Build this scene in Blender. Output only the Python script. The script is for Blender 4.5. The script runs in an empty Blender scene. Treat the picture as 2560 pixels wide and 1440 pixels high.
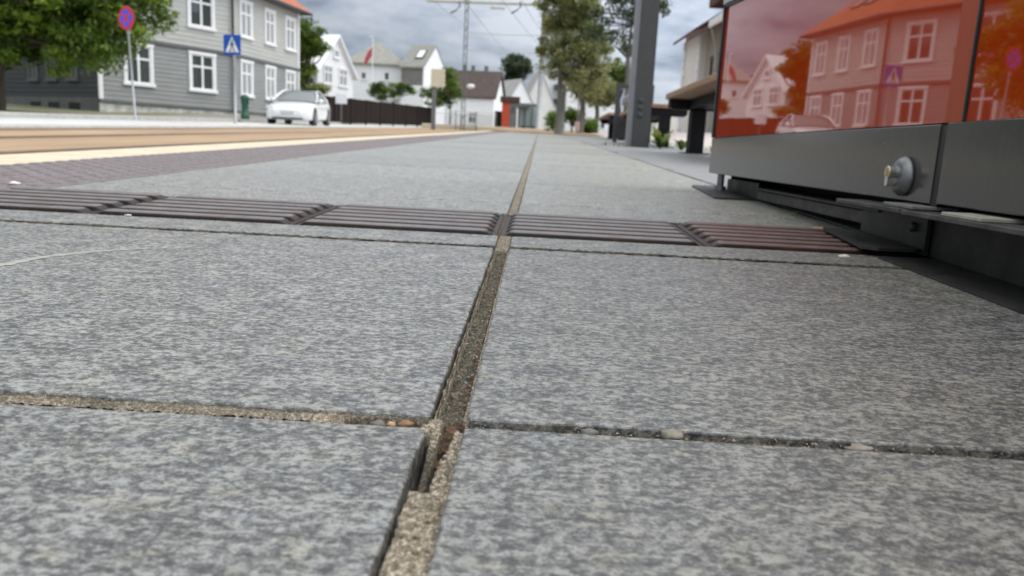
import bpy, math, random
from mathutils import Vector, Matrix, noise, Euler
R = random.Random(7)
rad = math.radians
sc = bpy.context.scene
COL = sc.collection
V = Vector

# ---------------------------------------------------------------- camera model
FPX, EYE = 1900.0, 0.15
roll, pitch = math.atan(.05), math.atan(351.4 / 1900)
FWD = V((0, math.cos(pitch), -math.sin(pitch)))
r0 = V((1, 0, 0)); u0 = r0.cross(FWD)
RIGHT = math.cos(roll) * r0 + math.sin(roll) * u0
UP = -math.sin(roll) * r0 + math.cos(roll) * u0
EYEP = V((0, 0, EYE))
# platform frame: x across, y along the ramp, z off its surface (rises about 2.6 %)
yaw, slope = rad(1.45), rad(1.49)
YP = V((math.sin(yaw) * math.cos(slope), math.cos(yaw) * math.cos(slope), math.sin(slope)))
XP = V((math.cos(yaw), -math.sin(yaw), 0)); ZP = XP.cross(YP)
def frame(x, y, z, o=V((0, 0, 0))):
    M = Matrix.Identity(4)
    for i in range(3):
        M[i][0], M[i][1], M[i][2], M[i][3] = x[i], y[i], z[i], o[i]
    return M
PM = frame(XP, YP, ZP)
QM = frame(XP, V((math.sin(yaw), math.cos(yaw), 0)), V((0, 0, 1)))   # level, same heading
def ray(u, v): return FWD + RIGHT * ((u - 1280) / FPX) - UP * ((v - 720) / FPX)
def at(u, v, y):                                   # where a sight line reaches distance y
    d = ray(u, v); return EYEP + d * (y / d.y)
def gz(x, y, h=0.0): return (h - x * ZP.x - y * ZP.y) / ZP.z   # world height of the sloping ground (+h)
def onp(u, v, h=0.0):                              # where a sight line meets the sloping ground
    d = ray(u, v); t = (h - EYEP.dot(ZP)) / d.dot(ZP); return EYEP + d * t

# ---------------------------------------------------------------- materials
def mat(name, col, rough=.6, metal=0.0, ior=None, coat=0.0):
    m = bpy.data.materials.new(name); m.use_nodes = True
    b = m.node_tree.nodes['Principled BSDF']
    b.inputs['Base Color'].default_value = (*col, 1); b.inputs['Roughness'].default_value = rough
    b.inputs['Metallic'].default_value = metal
    if ior: b.inputs['IOR'].default_value = ior
    if coat: b.inputs['Coat Weight'].default_value = coat
    return m
class NG:
    """small helper for node graphs"""
    def __init__(s, m): s.t = m.node_tree; s.n = s.t.nodes; s.b = s.n.get('Principled BSDF')
    def link(s, a, b): s.t.links.new(a, b)
    def coord(s, kind='Object', scale=(1, 1, 1), rot=(0, 0, 0)):
        c = s.n.new('ShaderNodeTexCoord'); m = s.n.new('ShaderNodeMapping')
        m.inputs['Scale'].default_value = scale; m.inputs['Rotation'].default_value = rot
        s.link(c.outputs[kind], m.inputs['Vector']); return m.outputs[0]
    def noise(s, vec, scale, detail=4, rough=.55, dist=0):
        n = s.n.new('ShaderNodeTexNoise'); s.link(vec, n.inputs['Vector'])
        n.inputs['Scale'].default_value = scale; n.inputs['Detail'].default_value = detail
        n.inputs['Roughness'].default_value = rough; n.inputs['Distortion'].default_value = dist
        return n.outputs['Fac']
    def vor(s, vec, scale, out='Distance', feature='F1', rnd=1.0):
        n = s.n.new('ShaderNodeTexVoronoi'); n.feature = feature; s.link(vec, n.inputs['Vector'])
        n.inputs['Scale'].default_value = scale; n.inputs['Randomness'].default_value = rnd
        return n.outputs[out]
    def ramp(s, fac, stops):
        n = s.n.new('ShaderNodeValToRGB'); e = n.color_ramp.elements
        while len(e) < len(stops): e.new(.5)
        for el, (p, c) in zip(e, stops):
            el.position = p
            el.color = (c, c, c, 1) if not isinstance(c, tuple) else (*c, 1)
        s.link(fac, n.inputs['Fac']); return n.outputs['Color']
    def mix(s, a, b, fac, mode='MIX'):
        n = s.n.new('ShaderNodeMix'); n.data_type = 'RGBA'; n.blend_type = mode
        for sock, val in ((n.inputs[0], fac), (n.inputs[6], a), (n.inputs[7], b)):
            if isinstance(val, (int, float)): sock.default_value = val
            elif isinstance(val, tuple): sock.default_value = (*val, 1)
            else: s.link(val, sock)
        return n.outputs[2]
    def math(s, op, a, b=None, clamp=False):
        n = s.n.new('ShaderNodeMath'); n.operation = op; n.use_clamp = clamp
        for k, val in enumerate((a, b)):
            if val is None: continue
            if isinstance(val, (int, float)): n.inputs[k].default_value = val
            else: s.link(val, n.inputs[k])
        return n.outputs[0]
    def attr(s, name):
        n = s.n.new('ShaderNodeAttribute'); n.attribute_name = name; return n.outputs['Color']
    def base(s, c): s.link(c, s.b.inputs['Base Color'])
    def rough(s, c): s.link(c, s.b.inputs['Roughness'])
    def bump(s, h, strength=.3, dist=.01):
        n = s.n.new('ShaderNodeBump'); n.inputs['Strength'].default_value = strength
        n.inputs['Distance'].default_value = dist; s.link(h, n.inputs['Height'])
        s.link(n.outputs[0], s.b.inputs['Normal'])
def noisy(name, c1, c2, scale, rough=.7, bump=0, bdist=.01, metal=0, detail=5, stretch=(1, 1, 1)):
    m = mat(name, c1, rough, metal); g = NG(m); v = g.coord('Object', stretch)
    f = g.noise(v, scale, detail, .6)
    g.base(g.ramp(f, [(.3, c1), (.7, c2)]))
    if bump: g.bump(f, bump, bdist)
    return m

def stone_material():
    m = mat('grey_stone', (.2, .2, .2), .5); g = NG(m); v = g.coord('Object'); vs = g.coord('Object', (.70, 1, 1), (0, 0, .05))
    big = g.noise(vs, 42, 2, .5)
    mid = g.noise(vs, 205, 5, .76)                      # foliated grain, longer across the slab
    fine = g.noise(vs, 560, 3, .75)
    blot = g.math('ADD', g.math('MULTIPLY', mid, .62), g.math('ADD', g.math('MULTIPLY', big, .14), g.math('MULTIPLY', fine, .28)))
    col = g.ramp(blot, [(.438, (.031, .0325, .034)), (.486, (.070, .0715, .0715)), (.519, (.136, .138, .135)), (.588, (.305, .305, .291))])
    tint = g.noise(vs, 55, 3, .6)                       # yellowish and bluish mineral grains
    col = g.mix(col, (1.12, 1.06, .84), g.ramp(tint, [(.56, 0.0), (.70, .6)]), 'MULTIPLY')
    col = g.mix(col, (.93, .98, 1.06), g.ramp(tint, [(.30, .7), (.44, 0.0)]), 'MULTIPLY')
    w = g.mix(vs, g.noise(v, 90, 2), .012, 'ADD')
    fl = g.vor(w, 60)
    col = g.mix(col, (.33, .325, .29), g.ramp(fl, [(.12, .6), (.22, 0.0)]))
    sp = g.vor(v, 17)                                   # tiny dark specks of dirt
    col = g.mix(col, (.012, .011, .010), g.ramp(sp, [(.030, .85), (.045, 0.0)]))
    # broad dirt, warmer to the right of the joint
    dirt = g.noise(v, 2.6, 5, .62)
    sep = g.n.new('ShaderNodeSeparateXYZ'); g.link(v, sep.inputs[0])
    side = g.math('MULTIPLY', g.math('ADD', sep.outputs[0], .05), 2.2, True)
    df = g.math('MULTIPLY', g.ramp(dirt, [(.38, .25), (.66, 1.0)]), g.math('ADD', g.math('MULTIPLY', side, .75), .15), True)
    col = g.mix(col, (1.0, .94, .75), df, 'MULTIPLY')
    st = g.noise(v, 7, 5, .7)
    col = g.mix(col, (.70, .69, .66), g.ramp(st, [(.57, 0.0), (.74, .45)]), 'MULTIPLY')
    col = g.mix(col, g.attr('tone'), 1.0, 'MULTIPLY')   # random tone per slab, far rows lightened for sky sheen
    g.base(col)
    g.rough(g.ramp(mid, [(.3, .56), (.7, .44)]))
    g.b.inputs['Specular IOR Level'].default_value = 1.0
    g.bump(g.math('ADD', g.math('MULTIPLY', mid, .6), g.math('MULTIPLY', fine, .5)), .35, .0010)
    return m

def joint_material():
    m = mat('joint_mortar', (.4, .35, .28), .9); g = NG(m); v = g.coord('Object')
    a = g.attr('kind')                                 # red: 1 sandy mortar, 0 black-green dirt ; green: leaf dirt
    sep = g.n.new('ShaderNodeSeparateColor'); g.link(a, sep.inputs[0])
    n1 = g.noise(v, 420, 4, .7); n2 = g.noise(v, 1300, 2, .6)
    nn = g.math('ADD', g.math('MULTIPLY', n1, .6), g.math('MULTIPLY', n2, .4))
    sand = g.ramp(nn, [(.37, (.065, .048, .031)), (.5, (.235, .190, .132)), (.61, (.62, .55, .44))])
    dirt = g.ramp(nn, [(.34, (.009, .0085, .005)), (.52, (.045, .042, .027)), (.68, (.22, .20, .15))])
    leaf = g.ramp(nn, [(.35, (.03, .02, .013)), (.6, (.12, .06, .025)), (.7, (.36, .2, .09))])
    c = g.mix(dirt, sand, sep.outputs[0]); c = g.mix(c, leaf, sep.outputs[1])
    g.base(c); g.bump(nn, .8, .0015)
    return m

M_STONE = stone_material(); M_JOINT = joint_material()
M_SCRATCH = noisy('scratch_white', (.24, .237, .215), (.40, .39, .355), 90, .7)
def iron(name, top, low, seed):
    m = mat(name, top, .42, .3); g = NG(m); v = g.coord('Object')
    sep = g.n.new('ShaderNodeSeparateXYZ'); g.link(v, sep.inputs[0])
    hgt = g.math('MULTIPLY', g.math('SUBTRACT', sep.outputs[2], .0064), 700, True)       # rust sits in the low grooves
    n = g.noise(v, 60 + seed, 5, .65)
    rust = g.ramp(n, [(.3, (low[0]*.45, low[1]*.42, low[2]*.4)), (.7, low)])
    worn = g.ramp(n, [(.3, (top[0]*.8, top[1]*.8, top[2]*.8)), (.7, (top[0]*1.25, top[1]*1.25, top[2]*1.28))])
    g.base(g.mix(rust, worn, g.math('ADD', hgt, g.math('MULTIPLY', g.math('SUBTRACT', n, .5), .4), True)))
    oi = g.n.new('ShaderNodeObjectInfo'); vo = g.n.new('ShaderNodeVectorMath'); vo.operation = 'ADD'; g.link(v, vo.inputs[0]); g.link(oi.outputs['Random'], vo.inputs[1])
    ru = g.noise(vo.outputs[0], 11, 6, .7)              # rust blooms that differ from plate to plate
    src = g.b.inputs['Base Color'].links[0].from_socket
    g.base(g.mix(src, (.105, .048, .024), g.ramp(ru, [(.50, 0.0), (.66, .45)])))
    g.rough(g.ramp(n, [(.3, .36), (.7, .58)])); g.bump(n, .25, .0006)
    return m
M_IRON = iron('cast_iron', (.175, .160, .155), (.024, .013, .008), 3)
M_IRONR = iron('cast_iron_rusty', (.17, .112, .096), (.032, .013, .007), 9)
M_TACT = noisy('tactile_concrete', (.135, .115, .115), (.205, .18, .178), 55, .75, .4, .002)
M_CREAM = noisy('cream_kerb', (.52, .44, .31), (.64, .56, .42), 9, .75, .2, .004)
M_TAN = noisy('tan_track_bed', (.27, .175, .095), (.42, .29, .175), 1.6, .85, .3, .01, stretch=(1, .2, 1))
M_RAIL = noisy('rail_steel', (.13, .10, .07), (.2, .15, .1), 8, .5, metal=.4)
M_ROAD = noisy('road_asphalt', (.47, .47, .455), (.62, .62, .60), 2.2, .75, .3, .01, stretch=(1, .15, 1))
M_WHITE_PAINT = noisy('road_paint', (.72, .72, .70), (.8, .8, .78), 4, .6)
M_KERB = noisy('kerb_granite', (.33, .32, .30), (.46, .45, .42), 7, .75)
M_SIDE = noisy('sidewalk', (.20, .182, .155), (.29, .27, .235), 3, .8, .2, .01)
M_GROUND = noisy('ground_gravel', (.26, .24, .20), (.36, .34, .30), .8, .9)
M_YARD = noisy('yard_grass', (.09, .12, .04), (.22, .20, .13), .7, .95)
M_FORE = noisy('forecourt', (.44, .38, .36), (.55, .49, .46), 1.5, .85)
M_PAVE = noisy('side_paving', (.17, .17, .17), (.26, .26, .255), 16, .5, .2, .002)
M_SKIRT = noisy('grey_coated_metal', (.044, .045, .040), (.051, .051, .045), 6, .14)
g_ = NG(M_SKIRT); v_ = g_.coord('Object'); src_ = g_.b.inputs['Base Color'].links[0].from_socket
dr_ = g_.noise(g_.coord('Object', (1, 30, 2)), 9, 5, .7); du_ = g_.noise(v_, 240, 3, .7); sc_ = g_.noise(g_.coord('Object', (1, 14, 160), (.35, 0, 0)), 3, 3, .6)
c_ = g_.mix(src_, (.105, .10, .088), g_.ramp(dr_, [(.52, 0.0), (.72, .35)]))          # dried drips
c_ = g_.mix(c_, (.17, .165, .15), g_.ramp(du_, [(.66, 0.0), (.72, .6)]))              # dust specks
c_ = g_.mix(c_, (.22, .22, .21), g_.ramp(sc_, [(.70, 0.0), (.735, .5)]))              # hairline scratches
g_.base(c_); g_.rough(g_.ramp(dr_, [(.35, .11), (.7, .26)]))
M_SKIRT.node_tree.nodes['Principled BSDF'].inputs['IOR'].default_value = 1.5
M_STEEL = noisy('base_steel', (.026, .026, .023), (.062, .061, .055), 26, .5, .25, .002, metal=.35, detail=6)
M_ZINC = noisy('worn_zinc', (.055, .053, .048), (.125, .12, .11), 40, .62, .25, .001, metal=.4)
M_BLACK = mat('black_rubber', (.007, .007, .009), .45)
M_INNER = mat('dark_inside', (.01, .01, .01), .8)
M_LOCK = noisy('lock_steel', (.17, .17, .17), (.26, .26, .26), 90, .38, metal=.75)
M_CHROME = mat('lock_nickel', (.55, .53, .5), .25, .9)
M_BRASS = noisy('lock_brass', (.42, .27, .09), (.6, .42, .16), 300, .35, metal=.8)
M_SHIM = noisy('pale_shim', (.27, .26, .21), (.42, .40, .33), 60, .7)
M_SHIMG = noisy('grey_shim', (.12, .12, .105), (.22, .215, .19), 60, .6)
M_GLASS = mat('orange_red_glass', (.38, .034, .003), .018, 0, 2.0)
M_TRIMO = mat('orange_edge_band', (.34, .045, .006), .5)
M_HEAD = noisy('pale_metal', (.33, .35, .37), (.4, .42, .44), 5, .35)
M_COLUMN = noisy('column_paint', (.036, .036, .034), (.046, .045, .043), 9, .55)
M_FLANGE = noisy('column_flange', (.13, .13, .14), (.17, .17, .18), 6, .35)
M_WOOD = noisy('bench_wood', (.24, .135, .075), (.36, .22, .13), 9, .6, .2, .002, stretch=(9, .6, 9))
M_FRAMEB = noisy('bench_black_steel', (.006, .006, .006), (.012, .0115, .011), 14, .6)
M_PANELG = noisy('bench_grey_panel', (.030, .030, .031), (.05, .048, .05), 8, .6)
M_BAG = noisy('silver_cloth', (.16, .16, .17), (.42, .42, .43), 5, .45)

def leaf(name, c, trans=.35):
    m = bpy.data.materials.new(name); m.use_nodes = True; t = m.node_tree; t.nodes.clear()
    o = t.nodes.new('ShaderNodeOutputMaterial'); a = t.nodes.new('ShaderNodeBsdfPrincipled'); b = t.nodes.new('ShaderNodeBsdfTranslucent')
    x = t.nodes.new('ShaderNodeMixShader'); x.inputs[0].default_value = trans
    a.inputs['Base Color'].default_value = (*c, 1); a.inputs['Roughness'].default_value = .55
    b.inputs['Color'].default_value = (min(1, c[0] * 1.5), min(1, c[1] * 1.5), c[2], 1)
    t.links.new(a.outputs[0], x.inputs[1]); t.links.new(b.outputs[0], x.inputs[2]); t.links.new(x.outputs[0], o.inputs[0])
    return m
L_GREEN = [leaf('leaf_lime', (.20, .29, .038)), leaf('leaf_mid', (.105, .175, .024)), leaf('leaf_deep', (.05, .09, .016))]
L_PALE = [leaf('leaf_silver', (.35, .355, .21)), leaf('leaf_pale', (.24, .26, .12)), leaf('leaf_olive', (.14, .165, .055))]
L_DARK = [leaf('leaf_dark', (.055, .085, .04)), leaf('leaf_darkest', (.032, .052, .024)), leaf('leaf_grey', (.10, .125, .075))]  # three dark leaf tones, mixed at random by clump
L_BUSH = [leaf('leaf_bush', (.15, .23, .035)), leaf('leaf_bush_mid', (.09, .15, .025)), leaf('leaf_bush_deep', (.045, .08, .018))]
M_BARK = noisy('bark', (.045, .033, .022), (.10, .075, .055), 8, .9, .5, .02, stretch=(1, 1, .2))
M_BARKG = noisy('bark_grey', (.09, .085, .07), (.17, .165, .14), 9, .9, .5, .02, stretch=(1, 1, .2))

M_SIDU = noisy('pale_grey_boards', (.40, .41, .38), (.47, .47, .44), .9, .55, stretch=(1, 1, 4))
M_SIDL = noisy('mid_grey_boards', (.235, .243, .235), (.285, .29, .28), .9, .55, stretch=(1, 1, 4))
M_SIDD = noisy('shaded_boards', (.028, .029, .030), (.040, .041, .041), .9, .6, stretch=(1, 1, 4))  # house boards darkened: shade under the tree put into the colour
M_TRIM = noisy('white_trim', (.78, .78, .78), (.83, .83, .83), 3, .45)
M_TRIMG = noisy('shaded_trim', (.075, .075, .07), (.10, .10, .095), 3, .6)  # window trim darkened to carry the shade of that side
M_BELT = noisy('belt_grey', (.10, .105, .105), (.14, .145, .145), 3, .5)
M_GUT = noisy('gutter_dark', (.035, .036, .04), (.055, .056, .06), 3, .4)
M_PLINTH = noisy('whitewashed_stone', (.30, .29, .26), (.80, .79, .75), 2.2, .85, .5, .03)
M_PLINTHG = noisy('shaded_plinth', (.08, .08, .075), (.13, .13, .12), 2, .85)  # plinth of the shaded side, its shade put into the colour
M_PANE = mat('window_glass', (.055, .065, .065), .03, 0, 1.6)
M_PANEL = mat('pale_glass', (.30, .31, .30), .06, 0, 1.6)  # window glass with a paler even base colour
M_WHITE = noisy('white_boards', (.74, .74, .74), (.82, .82, .81), .7, .55, stretch=(1, 1, 5))
M_WHITEC = noisy('cream_white_wall', (.66, .65, .60), (.74, .73, .68), .6, .7)
M_CREAMW = noisy('cream_wall', (.62, .60, .52), (.70, .68, .60), .6, .7)
M_CREAMD = noisy('shaded_cream_wall', (.30, .28, .22), (.36, .34, .27), .6, .7)  # cream darkened: shadow on the recessed rear wall put into the colour
M_APT = noisy('apartment_wall', (.60, .62, .62), (.68, .69, .69), .3, .7)
def tiles(name, c1, c2, per=3.2):
    m = noisy(name, c1, c2, 2.5, .75); g = NG(m); v = g.coord('Object')
    w = g.n.new('ShaderNodeTexWave'); w.bands_direction = 'Z'; w.wave_profile = 'SAW'; w.inputs['Scale'].default_value = per
    g.link(v, w.inputs['Vector']); g.bump(w.outputs['Fac'], .6, .06); return m
M_TILEO = tiles('orange_roof_tiles', (.36, .10, .04), (.50, .17, .075))
M_TILEG = tiles('grey_roof_slate', (.27, .265, .23), (.36, .35, .31))
M_TILEB = tiles('brown_roof_tiles', (.060, .042, .036), (.095, .066, .055))
M_TILER = tiles('red_brown_roof', (.115, .060, .048), (.165, .09, .075))
M_SLATE = noisy('slate_cladding', (.15, .145, .13), (.21, .20, .185), 1.5, .8)
M_PALEROOF = noisy('pale_grey_roof', (.34, .33, .31), (.43, .42, .40), .8, .7)
M_FENCE = noisy('dark_fence_boards', (.013, .009, .0075), (.024, .016, .013), 3, .75, stretch=(4, 4, .3))
M_FENCE.node_tree.nodes['Principled BSDF'].inputs['Specular IOR Level'].default_value = .15
M_FRAMEB.node_tree.nodes['Principled BSDF'].inputs['Specular IOR Level'].default_value = .15
M_ZINC.node_tree.nodes['Principled BSDF'].inputs['Specular IOR Level'].default_value = .3
M_STEEL.node_tree.nodes['Principled BSDF'].inputs['Specular IOR Level'].default_value = .3
M_RED = noisy('sign_red', (.55, .03, .05), (.62, .04, .06), 3, .4)
M_BLUE = noisy('sign_blue', (.02, .10, .72), (.025, .12, .80), 3, .4)
M_BLUED = noisy('sign_blue_dark', (.012, .075, .38), (.016, .09, .44), 3, .4)
M_SIGNW = noisy('sign_white', (.76, .77, .78), (.82, .82, .83), 3, .4)
M_SIGNK = mat('sign_black', (.02, .02, .02), .5)
M_SIGNB = noisy('sign_beige', (.56, .50, .36), (.64, .58, .44), 4, .5)
M_POLE = noisy('galvanised_pole', (.30, .31, .32), (.40, .41, .42), 5, .45, metal=.3)
M_POLED = noisy('dark_grey_pole', (.12, .12, .12), (.17, .17, .17), 5, .5)
M_MAST = noisy('mast_grey_green', (.11, .115, .105), (.17, .175, .16), 4, .6)
M_BEAM = noisy('pale_beam', (.42, .43, .38), (.52, .53, .47), 4, .6)
M_WIRE = mat('wire', (.20, .21, .23), .6)
M_GREENP = noisy('green_painted_iron', (.012, .075, .045), (.02, .10, .06), 6, .5)
M_TICKET = noisy('orange_red_cabinet', (.44, .055, .018), (.54, .075, .024), 3, .45)
M_CAR = mat('white_car_paint', (.80, .81, .81), .22, 0, 1.5, .6)
M_CARG = mat('car_glass', (.06, .075, .08), .05, 0, 2.4)
M_CARB = mat('car_black', (.012, .012, .014), .4)
M_TYRE = noisy('tyre', (.016, .016, .016), (.03, .03, .03), 20, .85)
M_RIM = noisy('rim', (.16, .16, .17), (.26, .26, .27), 20, .4, metal=.5)
M_LAMPG = mat('lamp_glass', (.75, .78, .78), .2)
M_PLATE = mat('number_plate', (.5, .5, .48), .4)
M_GRASS = leaf('grass_blade', (.13, .19, .03), .3)
M_HILL = noisy('hill_forest', (.020, .030, .022), (.045, .06, .042), .06, .95)
M_SHGLASS = mat('shelter_glass', (.30, .40, .40), .08)
M_PEB = noisy('pebble', (.20, .175, .135), (.42, .375, .30), 160, .8, .4, .001)
M_PEBD = noisy('pebble_grey', (.12, .112, .10), (.25, .235, .21), 160, .8, .4, .001)
M_PEBR = noisy('pebble_brown', (.22, .11, .06), (.38, .21, .12), 160, .8, .4, .001)
M_LEAFD = noisy('dry_leaf', (.045, .018, .008), (.19, .075, .028), 420, .7)
M_BITW = noisy('white_scrap', (.74, .72, .62), (.82, .80, .72), 200, .7)
M_CHIP = noisy('wood_chip', (.46, .28, .14), (.6, .4, .23), 150, .7)

# ---------------------------------------------------------------- mesh building
class MB:
    def __init__(s): s.v, s.f, s.m = [], [], []
    def add(s, vs, fs, mi=0):
        o = len(s.v); s.v += [V(p) for p in vs]
        for f in fs: s.f.append([o + i for i in f]); s.m.append(mi)
        return s
    def poly(s, pts, mi=0): return s.add(pts, [list(range(len(pts)))], mi)
    def box(s, x0, x1, y0, y1, z0, z1, mi=0, M=None):
        p = [(x, y, z) for z in (z0, z1) for y in (y0, y1) for x in (x0, x1)]
        if M: p = [M @ V(q) for q in p]
        return s.add(p, [(0, 2, 3, 1), (4, 5, 7, 6), (0, 1, 5, 4), (2, 6, 7, 3), (0, 4, 6, 2), (1, 3, 7, 5)], mi)
    def bbox(s, x0, x1, y0, y1, z0, z1, b, mi=0, M=None):
        """box with bevelled upper and lower rims"""
        rings = [(b, z0), (0, z0 + b), (0, z1 - b), (b, z1)]; p = []
        for i, z in rings: p += [(x0 + i, y0 + i, z), (x1 - i, y0 + i, z), (x1 - i, y1 - i, z), (x0 + i, y1 - i, z)]
        if M: p = [M @ V(q) for q in p]
        f = [(3, 2, 1, 0), (12, 13, 14, 15)]
        for k in range(3):
            for i in range(4): f.append((4 * k + i, 4 * k + (i + 1) % 4, 4 * k + 4 + (i + 1) % 4, 4 * k + 4 + i))
        return s.add(p, f, mi)
    def prism(s, poly, z0, z1, mi=0, M=None):
        n = len(poly); p = [(x, y, z0) for x, y in poly] + [(x, y, z1) for x, y in poly]
        if M: p = [M @ V(q) for q in p]
        f = [tuple(reversed(range(n))), tuple(range(n, 2 * n))] + [(i, (i + 1) % n, n + (i + 1) % n, n + i) for i in range(n)]
        return s.add(p, f, mi)
    def tube(s, path, rs, n=8, mi=0, caps=True):
        path = [V(p) for p in path]
        if not isinstance(rs, (list, tuple)): rs = [rs] * len(path)
        o = len(s.v)
        for i, p in enumerate(path):
            d = (path[min(i + 1, len(path) - 1)] - path[max(i - 1, 0)]).normalized()
            a = d.cross(V((0, 0, 1)) if abs(d.z) < .9 else V((1, 0, 0))).normalized(); b = d.cross(a)
            for k in range(n):
                t = 2 * math.pi * k / n; s.v.append(p + rs[i] * (math.cos(t) * a + math.sin(t) * b))
        for i in range(len(path) - 1):
            for k in range(n):
                s.f.append([o + i * n + k, o + i * n + (k + 1) % n, o + (i + 1) * n + (k + 1) % n, o + (i + 1) * n + k]); s.m.append(mi)
        if caps:
            s.f.append([o + k for k in range(n)]); s.m.append(mi)
            s.f.append([o + (len(path) - 1) * n + k for k in reversed(range(n))]); s.m.append(mi)
        return s
    def lathe(s, prof, M, n=20, mi=0):
        """profile [(r, z)] turned about local z"""
        o = len(s.v)
        for r, z in prof:
            for k in range(n):
                t = 2 * math.pi * k / n; s.v.append(M @ V((r * math.cos(t), r * math.sin(t), z)))
        for i in range(len(prof) - 1):
            for k in range(n):
                s.f.append([o + i * n + k, o + i * n + (k + 1) % n, o + (i + 1) * n + (k + 1) % n, o + (i + 1) * n + k]); s.m.append(mi)
        s.f.append([o + (len(prof) - 1) * n + k for k in range(n)]); s.m.append(mi)
        s.f.append([o + k for k in reversed(range(n))]); s.m.append(mi)
        return s
    def xf(s, M): s.v = [M @ p for p in s.v]; return s
WM = {}
def link(mb, name, mats, verts, smooth):
    me = bpy.data.meshes.new(name); me.from_pydata([tuple(p) for p in verts], [], mb.f)
    mats = mats if isinstance(mats, (list, tuple)) else [mats]
    for m in mats: me.materials.append(m)
    me.polygons.foreach_set('material_index', mb.m)
    me.update()
    if smooth: me.polygons.foreach_set('use_smooth', [True] * len(mb.f))
    o = bpy.data.objects.new(name, me); COL.objects.link(o); return o
def part(mb, name, mats, parent, smooth=False, label=None):
    inv = WM[parent].inverted(); o = link(mb, name, mats, [inv @ p for p in mb.v], smooth)
    o.parent = parent; WM[o] = WM[parent]
    if label: o['label'] = label
    return o
def tag(o, label=None, cat=None, group=None, kind=None):
    for k, x in (('label', label), ('category', cat), ('group', group), ('kind', kind)):
        if x: o[k] = x
    return o
def single(mb, name, mats, label, cat, group=None, smooth=False, M=None):
    """a thing that is one mesh; origin at its base (or a given frame)"""
    if M is None:
        xs = [p.x for p in mb.v]; ys = [p.y for p in mb.v]; zs = [p.z for p in mb.v]
        M = Matrix.Translation(((min(xs) + max(xs)) / 2, (min(ys) + max(ys)) / 2, min(zs)))
    inv = M.inverted(); o = link(mb, name, mats, [inv @ p for p in mb.v], smooth); o.matrix_world = M; WM[o] = M
    return tag(o, label, cat, group)
def thing(name, label, cat, M, group=None):
    o = bpy.data.objects.new(name, None); COL.objects.link(o); o.empty_display_size = .1
    if not isinstance(M, Matrix): M = Matrix.Translation(M)
    o.matrix_world = M; WM[o] = M
    return tag(o, label, cat, group)
def struct(mb, name, mats, M=None, smooth=False, kind='structure'):
    o = link(mb, name, mats, mb.v, smooth)
    if M: o.matrix_world = M
    o['kind'] = kind; return o
def copy_tree(o, parent=None):
    c = o.copy(); COL.objects.link(c)
    if parent: c.parent = parent
    for ch in list(o.children): copy_tree(ch, c)
    return c

# ---------------------------------------------------------------- the ground and the platform
g = MB(); g.poly([(-700, -300, -.36), (700, -300, -.36), (700, 900, -.36), (-700, 900, -.36)])
struct(g, 'ground', M_GROUND, PM)
g = MB(); g.poly([(-7.2, -30, -.215), (-1.56, -30, -.215), (-1.56, 24, -.215), (3.4, 30, -.215), (3.4, 62, -.16), (-7.2, 62, -.16)])
struct(g, 'track_bed', M_TAN, PM)
g = MB(); g.poly([(-12.2, -60, -.205), (-7.2, -60, -.205), (-7.2, 140, -.205), (-12.2, 140, -.205)])
struct(g, 'road', M_ROAD, PM)
g = MB()
for (x, y0, y1, w) in ((-7.7, -20, 70, .12), (-11.7, 16, 90, .12)): g.poly([(x, y0, -.2), (x + w, y0, -.2), (x + w, y1, -.2), (x, y1, -.2)])
for k in range(6): g.poly([(-11.4 + .75 * k, 22, -.2), (-11.0 + .75 * k, 22, -.2), (-11.0 + .75 * k, 25.5, -.2), (-11.4 + .75 * k, 25.5, -.2)])
struct(g, 'road_marking', M_WHITE_PAINT, PM)
g = MB(); g.bbox(-12.45, -12.2, -60, 140, -.4, -.085, .02); struct(g, 'kerb', M_KERB, PM)
g = MB(); g.bbox(-7.34, -7.06, -40, 62, -.4, -.15, .02); struct(g, 'kerb_low', M_KERB, PM).name = 'kerb'
SWY = [(-60, -.13), (20, -.13), (31, -.10), (37, .08), (46, .13), (140, .15)]
g = MB(); g2 = MB()
for (ya, ha), (yb, hb) in zip(SWY, SWY[1:]):
    g.poly([(-15.6, ya, ha), (-12.45, ya, -.09), (-12.45, yb, -.09), (-15.6, yb, hb)])
    g2.poly([(-260, ya, ha + .6), (-15.6, ya, ha), (-15.6, yb, hb), (-260, yb, hb + .6)])
struct(g, 'sidewalk', M_SIDE, PM); struct(g2, 'yard', M_YARD, PM)

# slabs -------------------------------------------------------------------------------------------
XJ0, XJ1 = -.0490, -.0300
ROWS = [(-1.35, -.79), (-.78, -.215), (-.205, .3665), (.378, .951), (.961, 1.525)]
y = 1.535
while y < 21.5: ROWS.append((y, y + .5585)); y += .5665
PL0, PL1 = 1.0605, 1.3395                      # opening for the iron plates
def slab_outline(x0, x1, y0, y1, step, amp, seed):
    pts = []
    def side(a, b):
        n = max(1, int((V(b) - V(a)).length / step))
        d = V(b) - V(a); nrm = V((d.y, -d.x)).normalized()
        for i in range(n):
            t = i / n; p = V(a) + d * t
            e = amp * (noise.noise(V((p.x * 70, p.y * 70, seed))) + .7 * noise.noise(V((p.x * 240, p.y * 240, seed + 3))))
            chip = noise.noise(V((p.x * 23, p.y * 23, seed + 9)))
            if chip > .45: e -= (chip - .45) * amp * 9
            if i == 0: e = 0
            pts.append(p + nrm * min(e, amp * .6))
    c = min(.002, amp * 3)
    side((x0 + c, y0), (x1 - c, y0)); side((x1, y0 + c), (x1, y1 - c)); side((x1 - c, y1), (x0 + c, y1)); side((x0, y1 - c), (x0, y0 + c))
    return pts
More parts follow.
